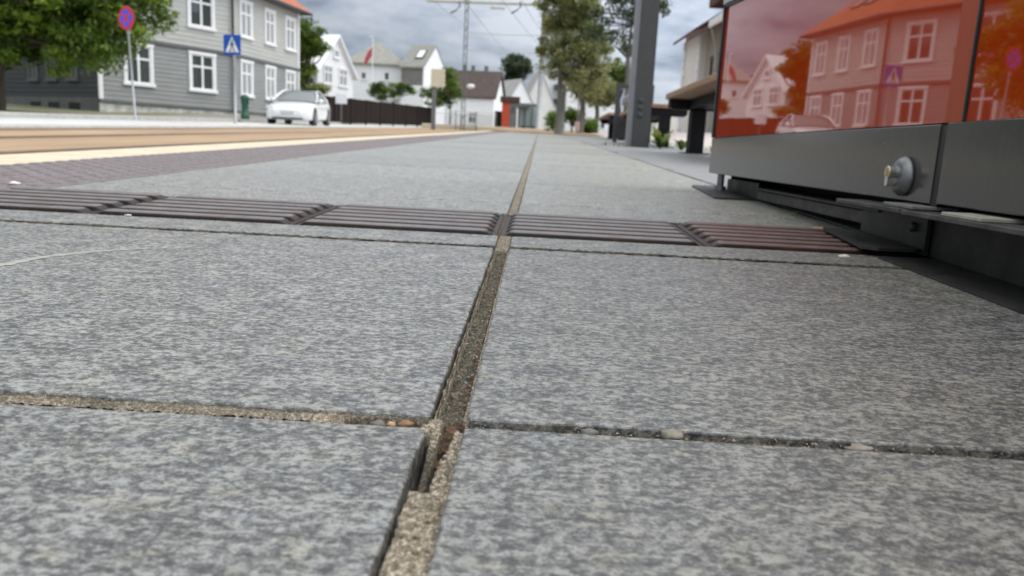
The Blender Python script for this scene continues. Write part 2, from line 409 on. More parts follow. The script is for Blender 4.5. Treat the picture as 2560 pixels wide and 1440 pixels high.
def add_slab(mb, x0, x1, y0, y1, near, seed):
    pts = slab_outline(x0, x1, y0, y1, .0045 if near else .25, .00085 if near else 0.0, seed)
    dz = R.uniform(-.0002, .0002) if near else R.uniform(-.0011, .0011)
    cx, cy = (x0 + x1) / 2, (y0 + y1) / 2; n = len(pts)
    def ins(p, d): return V((p.x + (d if p.x < cx else -d) * (1 if min(abs(p.x - x0), abs(p.x - x1)) < .006 else 0),
                             p.y + (d if p.y < cy else -d) * (1 if min(abs(p.y - y0), abs(p.y - y1)) < .006 else 0)))
    ring = [(p.x, p.y, -.035) for p in pts] + [(p.x, p.y, dz - .0013) for p in pts]
    q = [ins(p, .0005) for p in pts]; ring += [(p.x, p.y, dz - .0004) for p in q]
    q = [ins(p, .0014) for p in pts]; ring += [(p.x, p.y, dz) for p in q]
    f = []
    for k in range(3): f += [(k * n + i, k * n + (i + 1) % n, (k + 1) * n + (i + 1) % n, (k + 1) * n + i) for i in range(n)]
    f.append(tuple(range(3 * n, 4 * n)))
    mb.add(ring, f)
pav = MB(); tones = []
for i, (y0, y1) in enumerate(ROWS):
    near = -.3 < y0 < 1.6
    spans = [(y0, y1)] if i != 4 else [(y0, PL0), (PL1, y1)]
    for (a, b) in spans:
        add_slab(pav, -.886, XJ0, a, b - (.004 if i == 2 else 0), near, i * 3.1 + a)
        tl = R.uniform(.90, 1.10) * (1.45 if a > 1.3 else 1); tones += [tl] * (len(pav.v) - len(tones))  # far rows made lighter: sky sheen put into the stone colour
        add_slab(pav, XJ1, .556, a, b, near, i * 5.7 + a + 40)
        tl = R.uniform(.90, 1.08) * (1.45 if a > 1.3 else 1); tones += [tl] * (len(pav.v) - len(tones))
# pale scrape across the left slab
sp = [(-.60, .60), (-.53, .660), (-.497, .690), (-.488, .735), (-.456, .785), (-.42, .815), (-.395, .826), (-.366, .834)]
def cat(pts, n):
    out = []
    for i in range(len(pts) - 1):
        p0, p1, p2, p3 = [V(pts[max(0, min(len(pts) - 1, j))]) for j in (i - 1, i, i + 1, i + 2)]
        for k in range(n):
            t = k / n; out.append(.5 * ((2 * p1) + (p2 - p0) * t + (2 * p0 - 5 * p1 + 4 * p2 - p3) * t * t + (3 * p1 - p0 - 3 * p2 + p3) * t ** 3))
    out.append(V(pts[-1])); return out
cp = cat(sp, 14); o0 = len(pav.v)
for i, p in enumerate(cp):
    t = i / (len(cp) - 1); d = (cp[min(i + 1, len(cp) - 1)] - cp[max(i - 1, 0)]).normalized(); nn = V((-d.y, d.x))
    w = .024 * (1 - t) ** .8 * (.65 + .5 * noise.noise(V((i * .7, 3, 1)))) + .0009
    pav.v += [V((p.x + nn.x * w * .5, p.y + nn.y * w * .5, .0004)), V((p.x - nn.x * w * .5, p.y - nn.y * w * .5, .0004))]
for i in range(len(cp) - 1):
    pav.f.append([o0 + 2 * i, o0 + 2 * i + 1, o0 + 2 * i + 3, o0 + 2 * i + 2]); pav.m.append(1)
tones += [1] * (len(pav.v) - len(tones))
po = struct(pav, 'pavement', [M_STONE, M_SCRATCH], PM)
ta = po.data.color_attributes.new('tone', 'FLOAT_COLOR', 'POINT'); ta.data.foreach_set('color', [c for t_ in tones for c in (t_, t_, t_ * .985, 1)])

# joints: real height fields between the slabs ---------------------------------------------------------
def nz(x, y, s, k=0): return noise.noise(V((x * s, y * s, k)))
def fbm(x, y, s, k=0): return nz(x, y, s, k) + .5 * nz(x, y, s * 2.1, k + 5) + .3 * nz(x, y, s * 4.3, k + 9)
def sm(a, b, t): t = max(0, min(1, (t - a) / (b - a))); return t * t * (3 - 2 * t)
def central(x, y):
    """height, mortar amount, leaf dirt amount in the long joint"""
    w = .0006 * nz(x, y, 120, 2) + .0010 * nz(0, y, 34, 7)
    r = .00055 * fbm(x, y, 330, 1) + .0003 * nz(x, y, 1100, 3)
    if y < .362:
        z, k, l = -.0008 + r, .80 + .45 * nz(x, y, 70, 90), 0.0
        pit = nz(x, y, 260, 91) + .5 * nz(x, y, 90, 92)
        if pit < -.52: z, k = z - .0016, .25
        if x > XJ1 - .0022 + .0016 * nz(0, y, 130, 93): z, k = z - .0010, k * .6
        edge = -.0463 + .0008 * nz(0, y, 60, 4) + .0006 * nz(0, y, 200, 4)
        if x < edge: z, k = -.011 + r, .25
        if y > .2955 + .0018 * nz(x, 1, 260, 8):
            t = (y - .2955) / .0665
            right = -.0383 + .0040 * sm(.15, .95, t) + .0009 * nz(0, y, 90, 12) + .0006 * nz(0, y, 260, 13)   # mortar ledge on the right
            if x < right:
                z, k, l = -.019 + 2.2 * r, .05, .25
                b0 = -.0462 + .0006 * t; b1 = -.0422 + .0012 * t + .0005 * nz(0, y, 150, 15)
                if y > .307 and b0 < x < b1:                                     # broken finger of old mortar
                    z, k, l = -.0098 + .0075 * sm(.35, .95, t) + 1.4 * r, .06 + .6 * sm(.55, .95, t), 0
                elif x > b1 and y > .318: z, l = -.021 + .012 * sm(.5, 1, t) + 2 * r, .45
        return z, k, l
    if y < .3785:                                                                  # the crossing
        if x < -.0425 + w: return -.0022 + 1.5 * r, .85, 0
        return -.0085 + 3 * r, .15, .75
    if y < .935:
        led = -.0448 + .0016 * nz(0, y, 16, 20) + .0007 * nz(0, y, 75, 21)
        rgt = -.0318 + .0009 * nz(0, y, 40, 22)
        if x < XJ0 + .0017 + .0009 * nz(0, y, 60, 30): return -.009, .1, 0
        if x < led:
            crack = abs(x - led + .0012 + .0005 * nz(0, y, 120, 24)) < .0004
            return (-.0045 if crack else -.0014) + r, .15 if crack else .78, 0
        if x > rgt: return -.0022 + 1.4 * r, .72, .05
        q = fbm(x, y, 150, 31)
        l = 1.0 if (x > rgt - .0045 and nz(x, y, 90, 33) > .12) else 0.0
        return -.0066 + .0022 * q + 2.2 * r, max(0, min(.5, .13 + .28 * q)), l
    if y < 1.062: return -.0016 + 1.4 * r + (-.004 if (x < XJ0 + .001 or x > XJ1 - .0008) else 0), .62 + .3 * nz(x, y, 120, 3), 0
    e = min(x - XJ0, XJ1 - x)
    return -.0016 + r - (.004 if e < .0012 else 0), (.8 if e > .0022 else .25) * (.8 + .3 * nz(x, y, 20, 3)), 0
def field(mb, cols, xs, ys, fn):
    o = len(mb.v); nx = len(xs)
    for yy in ys:
        for xx in xs:
            z, k, l = fn(xx, yy); mb.v.append(V((xx, yy, z))); cols.append((max(0, min(1, k)), max(0, min(1, l)), 0, 1))
    for j in range(len(ys) - 1):
        for i in range(nx - 1):
            a = o + j * nx + i; mb.f.append([a, a + 1, a + nx + 1, a + nx]); mb.m.append(0)
def lin(a, b, n): return [a + (b - a) * i / (n - 1) for i in range(n)]
jt = MB(); jc = []
field(jt, jc, lin(XJ0 - .0028, XJ1 + .0028, 40), lin(.16, .46, 420), central)
field(jt, jc, lin(XJ0 - .0028, XJ1 + .0028, 36), lin(.46, PL0 + .01, 560), central)
field(jt, jc, lin(XJ0 - .002, XJ1 + .002, 14), lin(PL1 - .01, 6, 420), central)
field(jt, jc, lin(XJ0 - .002, XJ1 + .002, 5), lin(6, 21.8, 60), central)
field(jt, jc, lin(XJ0 - .002, XJ1 + .002, 5), lin(-1.3, .16, 40), central)
def cross_b(x, y):
    r = .0006 * fbm(x, y, 300, 41); t = (y - (.3625 if x < XJ0 else .3665)) / (.0155 if x < XJ0 else .0115)
    if x < XJ0:                                                # sandy mortar, sunken and darker towards the back
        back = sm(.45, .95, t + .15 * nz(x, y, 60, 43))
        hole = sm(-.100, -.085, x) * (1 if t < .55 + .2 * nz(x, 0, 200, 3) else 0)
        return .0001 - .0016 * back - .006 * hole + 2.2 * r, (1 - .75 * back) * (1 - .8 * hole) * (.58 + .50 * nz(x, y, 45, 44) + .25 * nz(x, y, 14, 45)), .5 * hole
    q = fbm(x, y, 140, 46)
    return -.0052 + .0016 * q + 2 * r, max(0, min(.7, .26 + .30 * q + .25 * nz(x, y, 25, 48))), .35 + .3 * nz(x, y, 60, 50)
field(jt, jc, lin(-.60, XJ0, 820), lin(.3612, .3792, 24), cross_b)
field(jt, jc, lin(XJ1, .55, 860), lin(.3648, .3788, 18), cross_b)
def cross_a(x, y):
    q = fbm(x, y, 130, 60)
    return .0006 + .0016 * q + .0008 * nz(x, 0, 40, 61), max(0, min(.35, -.08 + .26 * q)), .10
field(jt, jc, lin(-.886, XJ0, 560), lin(.9498, .9622, 10), cross_a)
field(jt, jc, lin(XJ1, .556, 420), lin(.9498, .9622, 10), cross_a)
def cross_far(x, y): return -.0028, .25 + .35 * nz(x, y, 12, 70), .1
for i in range(1, len(ROWS)):
    if i in (3, 4): continue
    ya, yb = ROWS[i - 1][1], ROWS[i][0]
    field(jt, jc, lin(-.886, XJ0, 60), lin(ya - .001, yb + .001, 2), cross_far)
    field(jt, jc, lin(XJ1, .556, 50), lin(ya - .001, yb + .001, 2), cross_far)
field(jt, jc, lin(-.900, -.884, 5), lin(-1.3, 21.8, 500), lambda x, y: (-.002 + .0006 * nz(x, y, 90, 80), .12 + .3 * nz(x, y, 9, 81), .1))
field(jt, jc, lin(.554, .572, 5), lin(-1.3, 21.8, 500), lambda x, y: (-.002 + .0006 * nz(x, y, 90, 82), .10 + .3 * nz(x, y, 9, 83), .1))
# filled bed under the plates
jt.box(-.95, .56, PL0 - .004, PL1 + .004, -.02, -.0045); jc += [(.25, .6, 0, 1)] * 8
jo = struct(jt, 'joint_filling', M_JOINT, PM, True)
ca = jo.data.color_attributes.new('kind', 'FLOAT_COLOR', 'POINT')
ca.data.foreach_set('color', [c for q in jc for c in q])

# tactile strip, cream edge, platform body ------------------------------------------------------------------
tp = MB(); XT0, XT1 = -1.285, -.900
yy = -1.2
while yy < 21.6:
    tp.bbox(XT0, XT1, yy, yy + .294, -.04, 0, .002); yy += .297
pit = .0545
for j in range(int((9.5 - .2) / pit)):
    yc = .2 + j * pit
    n = 10 if yc < 3.5 else 6
    for i in range(7):
        xc = XT1 - .0275 - i * pit
        o = len(tp.v)
        for r_, z_ in ((.0215, 0), (.0180, .0034), (.0125, .0044)):
            for k in range(n):
                t = 2 * math.pi * k / n; tp.v.append(V((xc + r_ * math.cos(t), yc + r_ * math.sin(t), z_)))
        for a in range(2):
            for k in range(n): tp.f.append([o + a * n + k, o + a * n + (k + 1) % n, o + (a + 1) * n + (k + 1) % n, o + (a + 1) * n + k]); tp.m.append(0)
        tp.f.append([o + 2 * n + k for k in range(n)]); tp.m.append(0)
struct(tp, 'tactile_paving', M_TACT, PM)
ce = MB(); yy = -1.5
while yy < 21.6:
    ce.bbox(-1.545, XT0 - .003, yy, yy + .996, -.34, .001, .006); yy += 1.0
struct(ce, 'platform_edge', M_CREAM, PM)
pb = MB(); pb.box(-1.53, 1.9, -1.5, 21.9, -.36, -.036); struct(pb, 'platform', M_KERB, PM)
sd = MB(); xx = .572
for (x0, x1) in ((.572, 1.15), (1.158, 1.9)):
    yy = -1.4
    while yy < 21.3: sd.bbox(x0, x1, yy, yy + .56, -.034, R.uniform(-.001, .001), .0015); yy += .5675
struct(sd, 'side_pavement', M_PAVE, PM)
fc = MB(); fc.poly([(1.9, -6, -.006), (5.5, -6, .26), (5.5, 60, .26), (1.9, 60, -.006)]); fc.poly([(5.5, -6, .26), (60, -6, .55), (60, 90, .55), (5.5, 90, .26)])
struct(fc, 'forecourt', M_FORE, PM)
fp = MB(); fp.bbox(-1.6, 9, 26, 60, -.4, .02, .02); struct(fp, 'far_platform', M_TAN, PM)
fe = MB(); fe.bbox(-7.0, 4.5, 46, 46.5, -.4, .10, .03); struct(fe, 'far_platform_edge', M_CREAM, PM)

# rails
def rail(x, label):
    mb = MB()
    mb.bbox(x - .04, x + .04, -25, 60, -.25, -.175, .006); mb.bbox(x + .075, x + .10, -25, 60, -.25, -.185, .004)
    mb.bbox(x + .04, x + .075, -25, 60, -.25, -.205, .004, 1)
    single(mb.xf(PM), 'tram_rail', [M_RAIL, M_INNER], label, 'rail', 'tram rails in the tan track bed', M=PM @ Matrix.Translation((x, 0, -.25)))
rail(-5.15, 'dark tram rail in the tan bed, the nearer of the two visible lines')
rail(-6.62, 'dark tram rail in the tan bed, the farther line beside the road')
rail(-3.55, 'dark tram rail lowest in the tan bed, closest behind the cream platform edge')

# ---------------------------------------------------------------- cast iron plates
def plate_mesh(m):
    w, d = .2895, .272; mb = MB()
    mb.bbox(-w / 2, w / 2, 0, d, -.008, .0006, .0006)
    n = 6; pitch_ = d / n
    for k in range(n):
        yc = pitch_ * (k + .5); prof = [(-.0150, .0003), (-.0140, .0055), (-.0128, .0072), (-.0104, .0080), (-.0072, .0084), (0, .0086), (.0072, .0084), (.0104, .0080), (.0128, .0072), (.0140, .0055), (.0150, .0003)]
        sec = [(-w / 2 + .0065, .08), (-w / 2 + .0095, .45), (-w / 2 + .014, .82), (-w / 2 + .020, 1.0)]
        sec = sec + [(-x, s) for x, s in reversed(sec)]
        o = len(mb.v); q = len(prof)
        for x, s in sec:
            for py, pz in prof: mb.v.append(V((x, yc + py * (.72 + .28 * s), .0003 + (pz - .0003) * s)))
        for a in range(len(sec) - 1):
            for b in range(q - 1): mb.f.append([o + a * q + b, o + (a + 1) * q + b, o + (a + 1) * q + b + 1, o + a * q + b + 1]); mb.m.append(0)
        mb.f.append([o + b for b in range(q)]); mb.m.append(0)
        mb.f.append([o + (len(sec) - 1) * q + b for b in reversed(range(q))]); mb.m.append(0)
    return mb
PLL = ['ribbed iron tactile plate at far left, beside the bumpy tactile strip',
       'ribbed iron tactile plate second from the left, on the plain left slabs',
       'ribbed iron tactile plate just left of the central sandy joint',
       'ribbed iron tactile plate just right of the central sandy joint',
       'rust brown ribbed plate at right, partly under the steel foot']
plates = []
for i in range(5):
    xc = -.7895 + i * .2945 + .0025; Mx = PM @ Matrix.Translation((xc, 1.0635, -.0034))
    if i in (0, 4):
        o = link(plate_mesh(None), 'tactile_plate', [M_IRONR if i == 4 else M_IRON], plate_mesh(None).v, False); plates.append(o)
        pass
    else:
        o = plates[0].copy(); COL.objects.link(o)
    o.matrix_world = Mx; WM[o] = Mx; tag(o, PLL[i], 'tactile plate', 'ribbed iron plates across the pavement')

# ---------------------------------------------------------------- small things on the paving
def blob(name, m, P, size, label, cat_, group=None, seed=0, flat=.5):
    mb = MB(); n, k = 9, 6; o = 0
    for j in range(k + 1):
        ph = math.pi * j / k
        for i in range(n):
            t = 2 * math.pi * i / n; d = V((math.sin(ph) * math.cos(t), math.sin(ph) * math.sin(t), math.cos(ph)))
            s = 1 + .5 * noise.noise(d * 1.6 + V((seed, 0, 0))) + .2 * noise.noise(d * 4 + V((seed, 3, 0))); mb.v.append(V((d.x * size[0] * s, d.y * size[1] * s, d.z * size[2] * s)) * .5)
    for j in range(k):
        for i in range(n): mb.f.append([j * n + i, j * n + (i + 1) % n, (j + 1) * n + (i + 1) % n, (j + 1) * n + i]); mb.m.append(0)
    o = link(mb, name, m, mb.v, True); o.matrix_world = PM @ Matrix.Translation(P); tag(o, label, cat_, group); return o
GP = 'pebbles lying in the cross joint'
blob('pebble', M_PEB, (.0765, .3725, -.0005), (.0125, .008, .0055), 'largest pale pebble in the right-hand cross joint', 'pebble', GP, 1)
blob('pebble', M_PEB, (.1715, .3715, -.0015), (.0135, .006, .0042), 'flat tan pebble far along the right-hand cross joint', 'pebble', GP, 2)
blob('pebble', M_PEBD, (-.0742, .3672, -.0022), (.009, .005, .0045), 'small grey pebble in the left cross joint by its broken end', 'pebble', GP, 3)
blob('pebble', M_PEBR, (-.0600, .3678, -.0012), (.0075, .0045, .0035), 'reddish brown pebble just left of the joint crossing', 'pebble', GP, 4)
blob('pebble', M_CHIP, (-.0672, .3675, -.0018), (.005, .003, .003), 'tiny yellow-brown pebble between the grey and the reddish one', 'pebble', GP, 5)
blob('pebble', M_PEBD, (.034, .3722, -.002), (.010, .006, .0045), 'dull grey pebble in the right cross joint nearest the crossing', 'pebble', GP, 6)
blob('scrap', M_BITW, (.416, 1.021, .002), (.016, .008, .005), 'small white scrap on the slab in front of the rusty plate', 'scrap', None, 7)
blob('wood_chip', M_CHIP, (.470, 1.272, .0105), (.018, .010, .003), 'small tan wood chip lying on the rust brown plate', 'wood chip', None, 8)
blob('scrap', M_BITW, (-.962, 1.384, .004), (.022, .012, .006), 'pale scrap on the tactile strip behind the leftmost plate', 'scrap', None, 9)
blob('scrap', M_BITW, (-.575, 1.058, .0015), (.009, .004, .0025), 'tiny white scrap at the front edge of the second plate', 'scrap', None, 10)
def scrap_leaf(P, size, rz, tilt, label, seed):
    mb = MB(); n = 5
    for i in range(n + 1):
        t = i / n; w = size * .34 * math.sin(math.pi * min(1, t * .9 + .08)) * (1 + .3 * noise.noise(V((t * 5, seed, 0))))
        z = size * .12 * math.sin(t * 3 + seed)
        mb.v += [V((size * (t - .5), -w, z + .1 * w)), V((size * (t - .5), 0, z - .15 * w)), V((size * (t - .5), w, z + .25 * w))]
    for i in range(n):
        for k in range(2): mb.f.append([3 * i + k, 3 * i + 3 + k, 3 * i + 4 + k, 3 * i + 1 + k]); mb.m.append(0)
    o = link(mb, 'dry_leaf', M_LEAFD, mb.v, True)
    o.matrix_world = PM @ Matrix.Translation(P) @ Euler((tilt, .3 * tilt, rz)).to_matrix().to_4x4()
    tag(o, label, 'leaf', 'dry leaf scraps in the broken joint')
scrap_leaf((-.0358, .3668, -.0032), .0075, .3, .5, 'orange-brown leaf scrap at the crossing of the joints', 1)
scrap_leaf((-.0385, .3520, -.007), .008, 1.4, .6, 'brown leaf scrap inside the hole, below the crossing', 2)
scrap_leaf((-.0400, .3400, -.009), .007, 1.9, -.5, 'dark brown leaf scrap deepest in the hole of the joint', 3)
lt = MB()
for k in range(90):
    yv = R.choice([R.uniform(.385, .90), R.uniform(.40, .62)]); xv = -.0335 + R.gauss(0, .0012) if R.random() < .75 else R.uniform(-.044, -.034)
    s = R.uniform(.0005, .0016); a = R.uniform(0, 6.28); z = -.0035 + R.uniform(-.002, .0015)
    c, sn = math.cos(a) * s, math.sin(a) * s; h = R.uniform(-.5, .5) * s
    lt.poly([(xv - c, yv - sn, z), (xv + sn * .5, yv - c * .5, z + h), (xv + c, yv + sn, z + .0004), (xv - sn * .5, yv + c * .5, z - h)], R.choice([0, 0, 1, 2]))
for k in range(170):
    xv = R.uniform(-.026, .34); yv = R.uniform(.367, .377); s = R.uniform(.0005, .0017); a = R.uniform(0, 6.28); z = -.0035 + R.uniform(0, .002)
    c, sn = math.cos(a) * s, math.sin(a) * s
    lt.poly([(xv - c, yv - sn, z), (xv + sn * .6, yv - c * .6, z + s * .6), (xv + c, yv + sn, z), (xv - sn * .6, yv + c * .6, z + s * .3)], R.choice([0, 1, 1, 2, 2]))
struct(lt, 'grit', [M_LEAFD, M_PEB, M_PEBD], PM, kind='stuff')
def blades(mb, cx, cy, n, h, spread, z=0):
    for k in range(n):
        x, y_ = cx + R.gauss(0, spread), cy + R.gauss(0, spread); a = R.uniform(0, 6.28); hh = h * R.uniform(.5, 1.1); w = hh * .09
        b = V((math.cos(a), math.sin(a), 0)); t = V((-b.y, b.x, 0)); p = V((x, y_, z))
        mb.add([p - t * w, p + t * w, p + b * hh * .35 + V((0, 0, hh * .6)) + t * w * .7, p + b * hh * .35 + V((0, 0, hh * .6)) - t * w * .7, p + b * hh * .8 + V((0, 0, hh * .85))], [(0, 1, 2, 3), (3, 2, 4)])
gs = MB()
for (x, y_) in [(.563, 3.3), (.565, 4.3), (.563, 4.45), (.566, 5.7), (.566, 7.9), (.70, 8.4), (.78, 8.1), (.565, 9.5), (.565, 6.6), (.85, 8.05)]: blades(gs, x, y_, 12, .016 if x < .6 else .05, .012 if x < .6 else .05, -.002)
blades(gs, .524, 1.56, 8, .014, .003)
for k in range(50): blades(gs, 1.92 + R.gauss(0, .06), R.uniform(5, 20), 7, .07, .05)
struct(gs, 'grass', M_GRASS, PM, kind='stuff')
def weed(P, n, size, label, group=None):
    mb = MB()
    for k in range(n):
        a = 2 * math.pi * k / n + R.uniform(-.3, .3); L = size * R.uniform(.7, 1.2); d = V((math.cos(a), math.sin(a), 0)); t = V((-d.y, d.x, 0)); up = R.uniform(.5, 1.1)
        prev = None
        for i in range(7):
            s = i / 6; p = d * L * s * .8 + V((0, 0, L * (1.5 * up * s - .8 * up * s * s * R.uniform(.7, 1)))); w = L * .17 * math.sin(math.pi * min(.98, s + .05)) * (1.25 if i % 2 else .7)
            cur = (len(mb.v), len(mb.v) + 1, len(mb.v) + 2); mb.v += [p - t * w + V((0, 0, .15 * w)), p, p + t * w + V((0, 0, .15 * w))]
            if prev:
                for q in range(2): mb.f.append([prev[q], cur[q], cur[q + 1], prev[q + 1]]); mb.m.append(k % 3)
            prev = cur
    o = link(mb, 'weed', [L_BUSH[1], L_PALE[2], L_BUSH[2]], mb.v, False); o.matrix_world = PM @ Matrix.Translation(P); tag(o, label, 'weed', group)
weed((1.27, 8.15, 0), 16, .21, 'leafy green weed growing at the foot of the dark column', 'weeds in the paving')
weed((1.42, 7.75, 0), 11, .18, 'drooping leafy weed between the column and the black bench leg', 'weeds in the paving')

# ---------------------------------------------------------------- the information stand with the orange-red glass
XS = .50
st = thing('information_stand', 'low grey stand with orange-red glass panes mirroring the houses', 'information stand', QM @ Matrix.Translation((XS, 1.2, .03)))
def Q(mb): return mb.xf(QM)
ZB, ZT = .105, .2045
topz = lambda y_: .56 + (y_ - 2.229) * .0634
def pane(y0, y1, x=XS + .004): 
    mb = MB(); pts = [(y0, ZT + .002), (y1, ZT + .002), (y1, topz(y1)), (y0, topz(y0))]
    mb.add([(x, a, b) for a, b in pts] + [(x + .006, a, b) for a, b in pts], [(0, 3, 2, 1), (4, 5, 6, 7), (0, 1, 5, 4), (1, 2, 6, 5), (2, 3, 7, 6), (3, 0, 4, 7)]); return mb
part(Q(pane(.985, 2.247)), 'glass_pane', M_GLASS, st)
part(Q(pane(-.55, .9395)), 'glass_pane', M_GLASS, st)
mb = MB(); mb.bbox(XS + .002, XS + .012, .9455, .984, ZT + .001, topz(.96), .001); part(Q(mb), 'edge_band', M_TRIMO, st)
mb = MB(); mb.bbox(XS + .001, XS + .012, .9413, .9445, ZT + .001, topz(.945) , .002); part(Q(mb), 'divider', M_STEEL, st)
mb = MB(); mb.bbox(XS - .003, XS + .02, 2.2475, 2.262, ZT + .001, topz(2.25) + .006, .002); part(Q(mb), 'frame_edge', M_BLACK, st)
mb = MB()   # black seal under the header, then the header itself
def strip(a, b, mi, x0, x1):
    ys = (-.55, 2.262); mb.add([(x, y_, topz(y_) + o) for x in (x0, x1) for y_ in ys for o in (a, b)], [(0, 1, 3, 2), (4, 6, 7, 5), (0, 2, 6, 4), (1, 5, 7, 3), (0, 4, 5, 1), (2, 3, 7, 6)], mi)
strip(.001, .010, 0, XS, XS + .02); part(Q(mb), 'seal', M_BLACK, st)
mb = MB(); strip(.0105, .18, 0, XS - .004, XS + .2); part(Q(mb), 'header', M_HEAD, st)
mb = MB(); mb.bbox(XS, XS + .018, .988, 2.262, ZB, ZT, .0012); sk = part(Q(mb), 'lower_panel', M_SKIRT, st)
mb = MB(); mb.bbox(XS, XS + .018, -.55, .9715, ZB + .001, ZT + .0015, .0012); part(Q(mb), 'lower_panel', M_SKIRT, st)
mb = MB(); mb.box(XS + .0012, XS + .017, .9722, .9878, ZB - .002, ZT - .001); part(Q(mb), 'dark_gap_strip', M_BLACK, st)  # black strip set in the gap to stand for its dark depth
mb = MB(); mb.box(XS + .021, XS + .2, -.55, 2.255, ZB + .004, .40); mb.box(XS + .13, XS + .14, -.55, 2.25, -.02, ZB + .003); mb.box(XS + .05, XS + .129, 2.19, 2.20, -.0, ZB + .003)  # dark inner plates added below to block light under the stand
part(Q(mb), 'body', M_INNER, st)
# lock: axis points towards -x
LM = QM @ frame(V((0, 1, 0)), V((0, 0, 1)), V((-1, 0, 0)) * -1 * -1, V((XS, 1.062, .1375)))
LM = QM @ Matrix.Translation((XS - .0002, 1.062, .1375)) @ Euler((0, -math.pi / 2, 0)).to_matrix().to_4x4()   # local z -> -x, local x -> +z
mb = MB(); mb.lathe([(.0265, 0), (.0268, .004), (.0240, .0085), (.0205, .0115), (.0195, .0122)], LM, 36); lk = part(mb, 'lock', M_LOCK, sk, True)
mb = MB(); mb.lathe([(.0086, .0122), (.0086, .0245), (.0080, .0252), (.0062, .0252)], LM @ Matrix.Translation((.0045, 0, 0)), 24)
cyl = [(.0005, -.0045), (.0005, .0045), (-.010, .0045), (-.0135, .0030), (-.0145, 0), (-.0135, -.0030), (-.010, -.0045)]
mb.prism(cyl, .0122, .0250, 0, LM); part(mb, 'lock_cylinder', M_CHROME, sk)
mb = MB(); mb.lathe([(.0060, .0246), (.0060, .0256)], LM @ Matrix.Translation((.0045, 0, 0)), 20); mb.box(-.0004 + .0045, .0004 + .0045, -.003, .003, .0257, .0260, 0, LM)
part(mb, 'keyway', M_BRASS, sk)
# steel base under the stand: level in itself, standing on the sloping slabs
def gq(x, y_): p = QM @ V((x, y_, 0)); return gz(p.x, p.y)         # slab height in the level frame
def foot(poly, th, m, name, b0=.0006):
    top = [V((x, y_, gq(x, y_) + th)) for x, y_ in poly]; bot = [V((x, y_, gq(x, y_) + b0)) for x, y_ in poly]; n = len(poly)
    mb = MB(); mb.add(bot + top, [tuple(reversed(range(n))), tuple(range(n, 2 * n))] + [(i, (i + 1) % n, n + (i + 1) % n, n + i) for i in range(n)])
    return part(Q(mb), name, m, st)
foot([(.465, -.5), (.545, -.5), (.545, 1.030), (.465, 1.030)], .0035, M_STEEL, 'base_flange')
foot([(.470, 1.046), (.452, 1.058), (.476, 1.268), (.545, 1.262), (.545, 1.068), (.520, 1.048)], .0125, M_STEEL, 'base_flange', .0086)
foot([(.463, 2.30), (.470, 2.335), (.556, 2.352), (.556, 1.905), (.449, 1.893), (.440, 1.905)], .0045, M_STEEL, 'base_flange')
def web(x, y0, y1, z1, m, th=.006, name='base_web'):
    mb = MB(); mb.add([(x + a, y_, z) for a in (0, th) for y_ in (y0, y1) for z in (gq(x, y_) + .004, z1)], [(0, 1, 3, 2), (4, 6, 7, 5), (0, 2, 6, 4), (1, 5, 7, 3), (0, 4, 5, 1), (2, 3, 7, 6)])
    return part(Q(mb), name, m, st)
w1 = web(.542, -.5, 1.050, .0905, M_STEEL)
w2 = web(.534, 1.052, 1.262, .0905, M_STEEL)
web(.550, 1.92, 2.235, .092, M_STEEL)
mb = MB(); mb.lathe([(.007, 0), (.0072, .004), (.006, .006)], QM @ Matrix.Translation((.5335, 1.086, .068)) @ Euler((0, -math.pi / 2, 0)).to_matrix().to_4x4(), 6)
part(Q(MB()) if False else mb, 'bolt', M_ZINC, st)
mb = MB(); mb.bbox(.465, .56, -.5, .986, .0905, .0965, .0008); part(Q(mb), 'ledge', M_ZINC, st)
mb = MB(); mb.bbox(.463, .56, .988, 1.195, .0915, .0975, .0008); part(Q(mb), 'ledge', M_ZINC, st)
mb = MB(); mb.bbox(.538, .60, 1.27, 1.885, .0545, .0770, .002); mb.bbox(.530, .60, 1.197, 1.885, .0785, .0835, .001); part(Q(mb), 'base_channel', M_ZINC, st)
mb = MB(); mb.bbox(.468, .53, .815, .895, .0967, .1015, .001); part(Q(mb), 'shim', M_SHIM, st)
mb = MB(); mb.bbox(.472, .53, .972, 1.055, .0977, .1025, .001); part(Q(mb), 'shim', M_SHIMG, st)
mb = MB(); mb.tube([QM @ V((.515, 2.17, .062)), QM @ V((.515, 2.17, .105))], .010, 12); mb.tube([QM @ V((.515, 2.17, gq(.515, 2.17) + .004)), QM @ V((.515, 2.17, .072))], .016, 12); part(mb, 'levelling_foot', M_LOCK, st)

# ---------------------------------------------------------------- column and benches
cb = onp(1594, 368); CM = Matrix.Translation(cb) @ Euler((0, 0, -yaw)).to_matrix().to_4x4()
col = thing('steel_column', 'dark grey steel column with three round bolt heads', 'column', CM)
mb = MB(); mb.bbox(-.075, .115, .004, .24, -.05, 4.6, .006); part(mb.xf(CM), 'shaft', M_COLUMN, col)
mb = MB(); mb.bbox(-.112, -.0765, -.004, .25, -.05, 4.6, .004); part(mb.xf(CM), 'flange', M_FLANGE, col)
for h in (.335, .413, .487):
    mb = MB(); mb.lathe([(.030, 0), (.030, .008), (.022, .014)], CM @ Matrix.Translation((-.002, .0035, h)) @ Euler((math.pi / 2, 0, 0)).to_matrix().to_4x4(), 16); part(mb, 'bolt', M_COLUMN, col, True)

